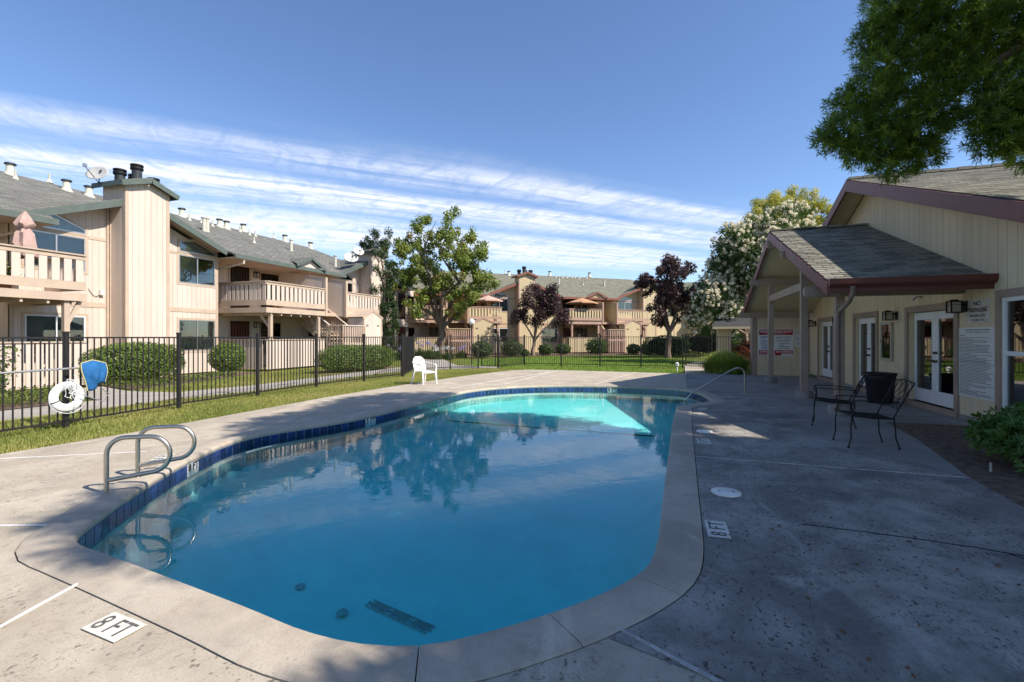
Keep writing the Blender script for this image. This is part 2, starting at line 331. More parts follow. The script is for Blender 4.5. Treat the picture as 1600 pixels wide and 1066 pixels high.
def flat(name, outer, mat, z, holes=(), th=0, kind='structure', parent=None):
    loops = [[Vector((p[0], p[1], 0)) for p in outer]]+[[Vector((p[0], p[1], 0)) for p in h] for h in holes]
    tri = tessellate_polygon(loops); vs = [(p.x, p.y, z) for l in loops for p in l]
    fs = []
    for a, b, c in tri:
        A, B, C_ = Vector(vs[a]), Vector(vs[b]), Vector(vs[c])
        cr = (B-A).cross(C_-A).z
        if abs(cr) < 1e-9: continue
        fs.append((a, b, c) if cr > 0 else (a, c, b))
    mb = MB(); mb.v = vs; mb.f = fs
    if th:
        o = 0
        for l in loops:
            k = len(l); base = len(mb.v); mb.v += [(p.x, p.y, z-th) for p in l]
            mb.f += [(o+i, o+(i+1) % k, base+(i+1) % k, base+i) for i in range(k)]; o += k
    ob = mb.build(name, mat, parent)
    if kind and not parent: ob['kind'] = kind
    return ob
flat('ground', [(-400,-200),(400,-200),(400,600),(-400,600)], m_lawn, -.045, [PHOLE])
DECK = [(-8.1,-8),(-8.1,3.8),(-7.97,5.2),(-8.0,7.7),(-8.05,9.7),(-7.93,12.2),(-7.73,14.1),(-7.45,16.5),(-6.95,19.0),(-6.6,20.3),(-6.0,20.95),(-4.5,21.05),(-2.5,20.9),(.62,20.62),(.72,24.2),(.8,27),(1.6,31),(2.8,35),(4.0,35),(2.9,31),(2.0,27),(1.95,24.2),(1.95,20.72),(5.1,20.72),(5.1,9.95),(3.62,9.95),(3.43,8.34),(3.05,6.33),(2.98,5.4),(2.9,3),(2.9,-8)]
flat('pool_deck', DECK, m_concL, 0, [PHOLE], .2)
PORCH = [(5.04,20.6),(1.2,20.6),(.95,18.6),(1.06,16.3),(1.5,13.9),(2.08,11.85),(2.3,10.0),(2.4,8.5),(2.62,6.95),(3.03,6.36),(3.41,8.34),(3.6,9.9),(5.04,9.9)]
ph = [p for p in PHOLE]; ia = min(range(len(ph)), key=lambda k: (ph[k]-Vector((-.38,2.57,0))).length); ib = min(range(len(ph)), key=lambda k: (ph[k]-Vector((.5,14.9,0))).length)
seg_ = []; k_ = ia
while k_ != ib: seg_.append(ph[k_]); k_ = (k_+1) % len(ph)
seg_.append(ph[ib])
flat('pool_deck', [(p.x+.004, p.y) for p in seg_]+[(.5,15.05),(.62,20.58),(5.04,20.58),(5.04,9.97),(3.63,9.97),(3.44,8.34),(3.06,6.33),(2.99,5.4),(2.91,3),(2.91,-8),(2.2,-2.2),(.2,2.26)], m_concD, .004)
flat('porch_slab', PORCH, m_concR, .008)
flat('garden_bed', [(3.60,9.97),(5.2,9.97),(5.2,-3),(2.88,-3),(2.88,3),(2.96,5.4),(3.03,6.33),(3.41,8.34)], m_soil, .014, th=.03)
flat('path', [(-11.45,-8),(-11.5,6),(-11.45,8.6),(-11.0,10.6),(-11.2,13.5),(-11.3,17),(-10.9,19.2),(-9.8,20.6),(-8.6,21.35),(-7.85,21.7),(-7.9,22.3),(-9.3,22.6),(-10.5,22.9),(-12.5,26),(-15.5,31),(-16.8,30.3),(-13.9,25.2),(-12.6,21.5),(-12.4,18),(-12.3,14.5),(-12.2,11.6),(-12.6,9.4),(-14.3,9.3),(-16.2,9.9),(-16.4,8.9),(-14.4,8.2),(-12.8,7.8),(-12.8,6),(-12.75,-8)], m_path, 0, th=.06)
flat('planting_bed', [(-13.1,-5),(-13.1,7.4),(-16.3,8.7),(-17.9,9),(-19,-5)], m_soil, -.02)
flat('planting_bed', [(-16.6,10.1),(-14.6,9.7),(-14.9,11.5),(-15.9,14.5),(-16.0,16.0),(-18,16),(-18,10)], m_soil, -.02)
flat('planting_bed', [(-13.9,15.8),(-12.5,15.6),(-12.55,20.5),(-14,21.5),(-15,19)], m_soil, -.02)
# bed along the far building
FO = Vector((-7.6,42.8,0)); FU = Vector((.8,.6,0)); FN = Vector((-.6,.8,0))
def FW(u, off, z=0): return FO+FU*u+FN*off+Vector((0,0,z))
flat('planting_bed', [FW(-18,-4)[:2], FW(9,-3.6)[:2], FW(9,2)[:2], FW(-18,2)[:2]], m_soil, -.02)

# caulk joints, each a straight strip 4 mm above the deck
def strip(name, a, b, w, mat, z=.006, parent=None, label=None):
    mb = MB(); a = Vector((a[0], a[1], z)); b = Vector((b[0], b[1], z)); mb.bar(a, b, w, .008)
    return mb.build(name, mat, parent)
jr = empty('deck_joint'); jr['kind'] = 'structure'
for a, b, w in [((.31,6.40),(3.03,6.33),.010),((-.34,2.56),(.45,2.12),.02),((-3.40,1.96),(-3.0,.6),.022),((-4.66,2.48),(-8.1,1.2),.018),((-6.45,4.45),(-8.08,3.45),.016),((.5,15.05),(.62,20.6),.015),((-4.75,19.7),(-6.0,12.6),.015),((-2.2,15.12),(-1.3,20.8),.015),((-4.9,14.2),(-4.7,20.9),.012)]:
    mb = MB(); A_ = Vector((a[0], a[1], .007)); B_ = Vector((b[0], b[1], .007)); n_ = max(1, int((B_-A_).length/.35)); d_ = (B_-A_).normalized(); pr = Vector((-d_.y, d_.x, 0))
    prev = A_
    for i in range(1, n_+1):
        q = A_.lerp(B_, i/n_)+pr*random.uniform(-.004, .004)*(i < n_); mb.bar(prev, q, w*random.uniform(.7,1.15), .007); prev = q
    mb.build('joint_strip', m_caulk if a[0] < -1 else m_caulkD, jr)
# cracks in the dark concrete on the right
mb = MB()
for path in ([(1.0,4.35),(1.7,4.3),(2.2,4.22),(2.95,4.1)], [(2.2,4.22),(2.5,3.85),(2.9,3.45)]):
    pts = crom(path, False, .12); pts = [p+Vector((random.uniform(-.012,.012), random.uniform(-.012,.012), .006)) for p in pts]
    for a, b in zip(pts, pts[1:]): mb.bar(a, b, .007, .004)
mb.build('crack', m_dark, jr)

# ------------------------------------------------------------------ swimming pool
WZ = -.135
m_plaster = M('pool_plaster', (.80,.90,.86), .8, .06, 1.4, .1, 30)
def poolwall():
    root = empty('pool_basin'); root['kind'] = 'structure'
    n = len(PIN); mb = MB()
    for p in PIN: mb.v.append((p.x, p.y, -.02))
    for p in PIN: mb.v.append((p.x, p.y, -2.1))
    for i in range(n): j = (i+1) % n; mb.f.append((i, n+i, n+j, j))
    mb.build('pool_wall', m_plaster, root)
    # floor: shallow at the far end, sloping to the deep end
    def fz(y): 
        if y > 9.9: return -.40-.02*(14.7-y)
        if y < 5: return -1.65
        return -.496-(9.9-y)/4.9*1.154
    xs = np.linspace(-6.6, 1.5, 92); ys = np.array(sorted(set([9.9,5.0]+list(np.linspace(1.6,15.2,150))))); mb = MB(); ny, nx = len(ys), len(xs); edge = np.array([(p.x,p.y) for p in PIN])
    inside = np.zeros((ny, nx), bool); ex2 = np.roll(edge, -1, 0)
    for (x1_, y1_), (x2_, y2_) in zip(edge, ex2):
        if y1_ == y2_: continue
        rows = (y1_ > ys) != (y2_ > ys); xc = (x2_-x1_)*(ys-y1_)/(y2_-y1_)+x1_; inside[rows] ^= xs[None,:] < xc[rows][:,None]
    for jy, y in enumerate(ys):
        for jx, x in enumerate(xs):
            dd = float(np.hypot(edge[:,0]-x, edge[:,1]-y).min()); z0 = fz(y); lift = max(0, 1-dd/(.3+.75*abs(z0))) if inside[jy,jx] else 1.; mb.v.append((x, y, z0+(-.42-z0)*lift**2.2 if z0 < -.42 else z0))
    for j in range(ny-1):
        for i in range(nx-1): a = j*nx+i; mb.f.append((a, a+1, a+nx+1, a+nx))
    mb.build('pool_floor', m_plaster, root, True)
    # corner steps with dark nosing tiles
    m_drain = M('drain_grey', (.40,.47,.45), .7, .2, 20)
    nos = M('nosing_tile', (.02,.035,.05), .3, .1, 10)
    for k, (x0, z) in enumerate([(.28,-.36), (.5,-.29), (.72,-.22)]):
        MB().box(x0, 1.4, 11.6, 14.4, -1.0, z).build('step', m_plaster, root)
        MB().box(x0-.004, x0+.045, 11.75, 12.35, z+.001, z+.012).build('step_nosing', nos, root)
    # line across the slope break
    MB().bar((-5.36,10.3,-.484), (.12,9.95,-.488), .06, .02).build('break_line', nos, root)
    ga, gb = Vector((-3.35,4.85,-1.63)), Vector((-2.42,4.6,-1.63)); gd = (gb-ga).normalized(); gn = Vector((-gd.y,gd.x,0)); g = MB()
    for i in range(25):
        q = ga.lerp(gb, i/24); g.bar(q-gn*.06*(1 if i % 8 > 1 else .3), q+gn*.06*(1 if i % 8 > 1 else .3), .014, .02)
    for s_3 in (-.062, .062): g.bar(ga+gn*s_3, gb+gn*s_3, .010, .02)
    g.build('drain_grate', m_drain, root)
    MB().lathe([(.06,0),(.06,.02),(0,.04)], (-4.35,4.85,-1.61), 12).build('drain_plug', m_drain, root, True)
    MB().lathe([(.03,0),(.07,.03),(.05,.05),(0,.06)], (-3.5,4.55,-1.64), 10).build('leaf_clump', m_drain, root, True)
    # waterline tiles, one by one, with the depth marker tiles among them
    blues = [M('cobalt_tile', (.018,.04,.17), .12, .35, 9, spec=.6, coat=.5, rnd=.35), M('navy_tile', (.012,.025,.10), .12, .3, 9, spec=.6, coat=.5, rnd=.3)]
    grout = M('tile_grout', (.34,.40,.42), .8, .1, 20); wt = M('white_tile', (.7,.7,.66), .2, .05, 12, spec=.5)
    base = MB(); BI = offs(PIN, -.006)
    for p in BI: base.v.append((p.x, p.y, -.05))
    for p in BI: base.v.append((p.x, p.y, -.225))
    for i in range(n): j = (i+1) % n; base.f.append((i, n+i, n+j, j))
    base.build('tile_grout', grout, root)
    marks = {}
    for txt, q in [('8 FT', G(332,722,-.1)), ('5 FT', G(615,657,-.1)), ('4 FT', G(717,627,-.1)), ('3 FT', G(960,611,-.1)), ('8 FT', Vector((-2.6,2.18,0)))]:
        q.z = 0; i = min(range(n), key=lambda k: (PIN[k]-q).length); marks[i] = txt; marks[(i+1) % n] = ''
    TI = offs(PIN, -.012)
    for i in range(n):
        j = (i+1) % n; a, b = TI[i], TI[j]; e = (b-a); l = e.length; e.normalize(); nn = Vector((-e.y, e.x, 0)); g = .005
        a2 = a+e*g; b2 = b-e*g; dz = random.uniform(-.001, .001); mt = wt if i in marks else random.choice(blues)
        p = [a2+Vector((0,0,-.212)), b2+Vector((0,0,-.212)), b2-nn*.008+Vector((0,0,-.212)), a2-nn*.008+Vector((0,0,-.212))]
        MB().hexa([*p, *[q+Vector((0,0,.152)) for q in p]]).build('waterline_tile', mt, root)
    for i, txt in marks.items():
        if txt: a = TI[(i+2) % n]; b = TI[i]; lettering(txt, .115, a+Vector((0,0,-.145))+(b-a).normalized()*.02, (b-a).normalized(), Vector((0,0,1)), m_black, root, .003, wid=(b-a).length*.9, back=True)
    # coping stones
    prof = [(0.004,-.062),(-.01,-.052),(-.016,-.03),(-.013,-.008),(.0,.008),(.035,.014),(.28,.012),(.30,.003),(.30,-.07)]
    k0 = 0; seg = 5
    while k0 < n:
        k1 = min(n, k0+seg); mb = MB(); np_ = len(prof); cnt = 0
        for k in range(k0, k1+1):
            i = k % n; t = (PIN[(i+1) % n]-PIN[i-1]).normalized(); nrm = Vector((t.y, -t.x, 0)); sh = .003*(1 if k == k0 else -1 if k == k1 else 0)
            for s, z in prof: q = PIN[i]+nrm*s+t*sh; mb.v.append((q.x, q.y, z))
            cnt += 1
        for c in range(cnt-1):
            for m_ in range(np_-1): a = c*np_+m_; mb.f.append((a, a+1, a+np_+1, a+np_))
        mb.f.append(tuple(range(np_-1, -1, -1))); mb.f.append(tuple((cnt-1)*np_+m_ for m_ in range(np_)))
        mb.build('coping_stone', m_coping, root, True); k0 = k1
    gap = MB()
    gi = offs(PIN, .29); go = offs(PIN, .32)
    for p in gi: gap.v.append((p.x, p.y, -.012))
    for p in go: gap.v.append((p.x, p.y, -.012))
    for i in range(n): j = (i+1) % n; gap.f.append((i, j, n+j, n+i))
    gap.build('coping_joint', M('joint_dirt', (.09,.08,.068), .95, .3, 15), root)
    # water: closed volume whose body absorbs red
    m = bpy.data.materials.new('pool_water'); m.use_nodes = True; t = m.node_tree; t.nodes.remove(t.nodes['Principled BSDF']); N = t.nodes.new; L = t.links.new
    tr = N('ShaderNodeBsdfTransparent'); gl = N('ShaderNodeBsdfGlossy'); gl.inputs['Roughness'].default_value = .0; f = N('ShaderNodeFresnel'); f.inputs[0].default_value = 1.33
    co = N('ShaderNodeTexCoord'); mp = N('ShaderNodeMapping'); L(co.outputs['Object'], mp.inputs[0]); 
    n1 = N('ShaderNodeTexNoise'); n1.inputs['Scale'].default_value = 4.5; n1.inputs['Detail'].default_value = 3; n1.inputs['Distortion'].default_value = .4; L(mp.outputs[0], n1.inputs['Vector'])
    bp = N('ShaderNodeBump'); bp.inputs['Strength'].default_value = .03; bp.inputs['Distance'].default_value = .04; L(n1.outputs[0], bp.inputs['Height']); L(bp.outputs[0], gl.inputs['Normal']); L(bp.outputs[0], f.inputs['Normal'])
    ms = N('ShaderNodeMixShader'); L(f.outputs[0], ms.inputs[0]); L(tr.outputs[0], ms.inputs[1]); L(gl.outputs[0], ms.inputs[2]); L(ms.outputs[0], t.nodes['Material Output'].inputs[0])
    va = N('ShaderNodeVolumeAbsorption'); va.inputs[0].default_value = (.03,.945,.97,1); va.inputs[1].default_value = .60; L(va.outputs[0], t.nodes['Material Output'].inputs['Volume'])
    tri = tessellate_polygon([PIN]); mb = MB(); mb.v = [(p.x, p.y, WZ) for p in PIN]+[(p.x, p.y, -2.05) for p in PIN]
    for a, b, c in tri:
        A, B, C_ = PIN[a], PIN[b], PIN[c]
        if (B-A).cross(C_-A).z < 0: b, c = c, b
        mb.f.append((a, b, c)); mb.f.append((n+a, n+c, n+b))
    for i in range(n): j = (i+1) % n; mb.f.append((i, n+i, n+j, j))
    w = mb.build('pool_water', m); w['kind'] = 'structure'
def textmesh(txt, size, bold=False, align='LEFT'):
    c = bpy.data.curves.new('txt', 'FONT'); c.body = txt; c.size = size; c.align_x = align; c.resolution_u = 2; c.offset = .03*size if bold else 0; c.extrude = 0
    o = bpy.data.objects.new('txt', c); m = bpy.data.meshes.new_from_object(o); bpy.data.objects.remove(o); bpy.data.curves.remove(c); return m
def lettering(txt, size, o, ex, ey, mat, parent, th=.002, wid=None, back=False, bold=True, align='LEFT', name='lettering', ht=None):
    m = textmesh(txt, size, bold); vs = np.array([v.co[:] for v in m.vertices]) if len(m.vertices) else np.zeros((0,3))
    if not len(vs): return None
    w = vs[:,0].max()-vs[:,0].min(); vs[:,0] -= vs[:,0].min(); sx = (wid/w) if wid else 1; vs[:,1] -= vs[:,1].min(); hh = vs[:,1].max(); sy = (ht/hh) if ht else 1
    if align == 'CENTER': vs[:,0] -= w/2
    ex = Vector(ex); ey = Vector(ey); n = ex.cross(ey).normalized(); o = Vector(o)
    for v, (x, y, z) in zip(m.vertices, vs): v.co = o+ex*(x*sx)+ey*(y*sy)+n*th
    m.materials.append(mat); ob = place(name, m, parent); return ob
poolwall()

# painted depth markers on the deck
def deckmark(label, txt, c, ex, ey, w, h, legible=True):
    ex = Vector((*ex, 0)).normalized(); ey = Vector((*ey, 0)).normalized(); c = Vector((*c, .008)); e = empty('depth_marker', c[:]); tag(e, label, 'depth marker', 'depth markers painted on the deck')
    bg_ = MB().prism([ex*-w/2+ey*-h/2, ex*w/2+ey*-h/2, ex*w/2+ey*h/2, ex*-w/2+ey*h/2], (0,0,.003)); bg_.build('painted_panel', m_markw, e)
    lettering(txt, h*.9, ex*-w*.42+ey*-h*.36, ex, ey, m_markk, e, .006, wid=w*.84, ht=h*.72, bold=False)
m_markw = M('worn_white_paint', (.66,.63,.55), .8, .12, 12); m_markk = M('worn_black_paint', (.05,.05,.05), .8, .6, 30, col2=(.17,.16,.15))
deckmark('white depth marker reading 8 FT on sunlit deck beside a white joint line', '8 FT', (-2.71,1.71), (.995,-.09), (.03,1), .285, .155)
deckmark('white depth marker reading 8 FT in the shade near white round skimmer lid', '8 FT', (.355,4.03), (-.02,1), (-1,-.02), .33, .16)
deckmark('small worn white 5 FT marker beside the right coping', '5 FT', (.47,7.35), (-.02,1), (-1,-.02), .36, .17)
deckmark('faint worn 3 FT marker at the deck corner by the pool steps', '3 FT', (.66,10.65), (.2,1), (-1,.2), .3, .15)
deckmark('faint worn 8 FT marker just behind the farther ladder rail', '8 FT', (-5.95,4.3), (-.5,.86), (-.86,-.5), .3, .15)
deckmark('worn 5 FT marker on the shaded far left coping deck', '5 FT', (-5.95,8.6), (0,1), (-1,0), .34, .17)
def lid(c, r, label):
    e = empty('skimmer_lid', (*c, .004)); tag(e, label, 'skimmer lid', 'round white lids in the deck')
    MB().lathe([(r,.002),(r,.012),(r*.96,.016),(0,.018)], (0,0,0), 32).build('lid', m_plastic, e, True)
    for s in (-1, 1): MB().box(s*r*.45-.012, s*r*.45+.012, -.008, .008, .0175, .0185).build('finger_slot', m_black, e)
lid((.52,5.0), .135, 'large round white skimmer lid with two slots')
lid((.53,8.1), .12, 'smaller round white lid by the right coping, far from camera')

# ------------------------------------------------------------------ building kit
def cut(s0, s1, zb, zt, openings, breaks):
    bs = sorted({s0, s1, *[b for b in breaks if s0 < b < s1], *[x for o in openings for x in o[:2] if s0 < x < s1]}); out = []
    for a, b in zip(bs, bs[1:]):
        if b-a < .004: continue
        mid = (a+b)/2; segs = [(zb, None)]; zs = sorted([o for o in openings if o[0] < mid < o[1]], key=lambda o: o[2]); cur = zb
        for o in zs:
            if o[2] > cur+.004: out.append((a, b, cur, o[2], False))
            cur = max(cur, o[3])
        if min(zt(a), zt(b)) > cur+.01 or max(zt(a), zt(b)) > cur+.05: out.append((a, b, cur, None, True))
    return out
def siding(par, o, e, n, s0, s1, zb, zt, mat, openings=(), bw=.2, single=True, th=.014, back=.06, gap=.009, breaks=(), name='siding_board'):
    o = Vector(o); e = Vector(e); n = Vector(n); ztf = zt if callable(zt) else (lambda s: zt)
    def piece(mb, a, b, z0, z1, off0, off1):
        za, zb_ = (z1, z1) if z1 is not None else (max(z0+.004, ztf(a)), max(z0+.004, ztf(b)))
        P0 = o+n*off0; P1 = o+n*off1; k = Vector((0,0,1))
        mb.hexa([P0+e*a+k*z0, P0+e*b+k*z0, P1+e*b+k*z0, P1+e*a+k*z0, P0+e*a+k*za, P0+e*b+k*zb_, P1+e*b+k*zb_, P1+e*a+k*za])
    bk = MB()
    for a, b, z0, z1, _ in cut(s0, s1, zb, ztf, openings, breaks): piece(bk, a, b, z0, z1, -back, 0)
    bk.build('wall', mat, par)
    allb = MB(); nb = max(1, round((s1-s0)/bw)); w = (s1-s0)/nb
    for i in range(nb):
        a, b = s0+i*w+gap/2, s0+(i+1)*w-gap/2
        for a_, b_, z0, z1, _ in cut(a, b, zb, ztf, openings, breaks):
            m_ = MB() if single else allb; piece(m_, a_, b_, z0, z1, .0005, th+ (random.uniform(-.001,.001) if single else 0))
            if single: m_.build(name, mat, par)
    if not single: allb.build('siding', mat, par)
def trimbar(par, o, e, n, a, b, w, th, mat, name='trim', base=.001):   # a,b = (s,z)
    o = Vector(o); e = Vector(e); n = Vector(n); k = Vector((0,0,1)); A = o+e*a[0]+k*a[1]; B = o+e*b[0]+k*b[1]
    d = (B-A).normalized(); p = n.cross(d)*w/2
    return MB().hexa([A-p+n*base, B-p+n*base, B-p+n*th, A-p+n*th, A+p+n*base, B+p+n*base, B+p+n*th, A+p+n*th]).build(name, mat, par)
def window(par, o, e, n, s0, s1, z0, z1, casing, frame, fill='blind', split=True, tw=.09, depth=.03, top=None, rec=.05, name='window', fillmat=None):
    o = Vector(o); e = Vector(e); n = Vector(n); k = Vector((0,0,1)); W_ = lambda s, z, d: o+e*s+k*z+n*d
    if top: poly = [(s0,z0),(s1,z0),*top]
    else: poly = [(s0,z0),(s1,z0),(s1,z1),(s0,z1)]
    cx = sum(p[0] for p in poly)/len(poly); cz = sum(p[1] for p in poly)/len(poly)
    fr = MB(); m_ = len(poly)
    for i in range(m_):
        a, b = poly[i], poly[(i+1) % m_]; va, vb = Vector((a[0],a[1])), Vector((b[0],b[1])); d = (vb-va).normalized(); nn = Vector((-d.y, d.x)); w = .04
        ia, ib = va+nn*w+d*w*.0, vb+nn*w
        fr.hexa([W_(va.x,va.y,-rec), W_(vb.x,vb.y,-rec), W_(ib.x,ib.y,-rec), W_(ia.x,ia.y,-rec), W_(va.x,va.y,depth), W_(vb.x,vb.y,depth), W_(ib.x,ib.y,depth-.001*i), W_(ia.x,ia.y,depth-.001*i)])
    if split and not top: mx = (s0+s1)/2; fr.hexa([W_(mx-.022,z0+.03,-rec*.5),W_(mx+.022,z0+.03,-rec*.5),W_(mx+.022,z1-.03,-rec*.5),W_(mx-.022,z1-.03,-rec*.5),W_(mx-.022,z0+.03,depth-.006),W_(mx+.022,z0+.03,depth-.006),W_(mx+.022,z1-.03,depth-.006),W_(mx-.022,z1-.03,depth-.006)])
    wi = fr.build(name, frame, par)
    panes = [poly] if (top or not split) else [[(s0,z0),((s0+s1)/2,z0),((s0+s1)/2,z1),(s0,z1)], [((s0+s1)/2,z0),(s1,z0),(s1,z1),((s0+s1)/2,z1)]]
    for j, pp in enumerate(panes):
        off = depth-.022-(.008*j); MB().prism([W_(x,z,off) for x, z in pp], n*.004).build('pane', m_glass, wi)
    # room behind
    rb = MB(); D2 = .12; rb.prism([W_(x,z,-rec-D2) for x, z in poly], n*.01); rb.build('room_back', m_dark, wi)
    if fill == 'blind':
        mb = MB(); zz = z0+.05; zt_ = z1 if not top else min(p[1] for p in top)
        while zz < zt_-.04: mb.hexa([W_(s0+.03,zz+.026,-.026),W_(s1-.03,zz+.026,-.026),W_(s1-.03,zz+.031,-.026),W_(s0+.03,zz+.031,-.026),W_(s0+.03,zz,-.05),W_(s1-.03,zz,-.05),W_(s1-.03,zz+.005,-.05),W_(s0+.03,zz+.005,-.05)]); zz += .04
        mb.build('blind', fillmat or m_blind, wi)
    elif fill in ('curtain', 'half'):
        mb = MB(); sa = s0+.03; se = s1-.03 if fill == 'curtain' else s0+(s1-s0)*.52; kk = max(4, int((se-sa)/.05)); 
        for i in range(kk+1):
            s = sa+(se-sa)*i/kk; d = -.05+(.012 if i % 2 else -.012); mb.v += [tuple(W_(s,z0+.03,d)), tuple(W_(s,z1-.03 if not top else max(p[1] for p in top)*.5+min(p[1] for p in top)*.5-.03,d))]
        for i in range(kk): a = 2*i; mb.f.append((a, a+2, a+3, a+1))
        mb.build('curtain', fillmat or m_curt, wi)
    if casing:
        cs = MB()
        for i in range(m_):
            a, b = Vector(poly[i]), Vector(poly[(i+1) % m_]); d = (b-a).normalized(); nn = Vector((d.y, -d.x)); A2, B2 = a-d*tw*.9, b+d*tw*.9
            if not top or True:
                th = .026+.0025*i; A2, B2 = a-d*(tw if i % 2 == 0 else 0), b+d*(tw if i % 2 == 0 else 0)
            cs.hexa([W_(A2.x,A2.y,.0),W_(B2.x,B2.y,.0),W_(B2.x+nn.x*tw,B2.y+nn.y*tw,.0),W_(A2.x+nn.x*tw,A2.y+nn.y*tw,.0),W_(A2.x,A2.y,th),W_(B2.x,B2.y,th),W_(B2.x+nn.x*tw,B2.y+nn.y*tw,th),W_(A2.x+nn.x*tw,A2.y+nn.y*tw,th)])
        cs.build('casing', casing, wi)
    return wi
def slopepoly(par, pts, zf, th, mat, name='roof', top=True):
    loop = [Vector((p[0], p[1], 0)) for p in pts]; tri = tessellate_polygon([loop]); n = len(pts); mb = MB(); mb.v = [(p[0], p[1], zf(p[0], p[1])) for p in pts]+[(p[0], p[1], zf(p[0], p[1])-th) for p in pts]
    for a, b, c in tri:
        if (loop[b]-loop[a]).cross(loop[c]-loop[a]).z < 0: b, c = c, b
        mb.f.append((a, b, c)); mb.f.append((n+a, n+c, n+b))
    ar = sum(pts[i][0]*pts[(i+1) % n][1]-pts[(i+1) % n][0]*pts[i][1] for i in range(n))
    for i in range(n): j = (i+1) % n; mb.f.append((i, n+i, n+j, j) if ar > 0 else (i, j, n+j, n+i))
    return mb.build(name, mat, par)

_mesh = {}
def shared(key, fn):
    if key not in _mesh: _mesh[key] = fn()
    return _mesh[key]
def railing(par, a, b, z0, mat, h=1.1, slat=.17, pitch=.27, smat=None):
    """guard of a balcony from a to b (xy): bottom board, slats one by one, cap."""
    a = Vector((*a, 0)); b = Vector((*b, 0)); L_ = (b-a).length; d = (b-a)/L_; 
    rl = MB(); rl.bar(a+Vector((0,0,z0+.13)), b+Vector((0,0,z0+.13)), .045, .24).build('bottom_board', mat, par)
    MB().bar(a+Vector((0,0,z0+h-.04)), b+Vector((0,0,z0+h-.04)), .13, .04).build('rail_cap', mat, par)
    MB().bar(a+Vector((0,0,z0+h-.125)), b+Vector((0,0,z0+h-.125)), .05, .11).build('top_rail', mat, par)
    k = max(2, round(L_/pitch)); ang = math.atan2(d.y, d.x); hh = h-.42
    me = shared(('slat', round(hh,3), slat, mat.name), lambda: MB().box(-slat/2, slat/2, -.012, .012, 0, hh).mesh('baluster', smat or mat))
    for i in range(k):
        p = a+d*((i+.5)*L_/k); place('baluster', me, par, (p.x, p.y, z0+.255), ang)
def lantern_mb(sc=1.):
    body = MB(); s = .085*sc; h = .2*sc
    for x in (-s, s):
        for y in (-s, s): body.box(x-.009, x+.009, y-.009, y+.009, -h/2, h/2)
    body.box(-s-.014, s+.014, -s-.014, s+.014, h/2, h/2+.02*sc); body.box(-s*.6, s*.6, -s*.6, s*.6, h/2+.02*sc, h/2+.045*sc); body.box(-s-.012, s+.012, -s-.012, s+.012, -h/2-.018, -h/2)
    for z in (-h*.0,): 
        for q in (-s, s): body.box(-s, s, q-.004, q+.004, z+h*.22-.003, z+h*.22+.003); body.box(q-.004, q+.004, -s, s, z+h*.22-.003, z+h*.22+.003)
    return body
m_frost = M('frosted_glass', (.40,.37,.28), .25, .06, 9, spec=.5)

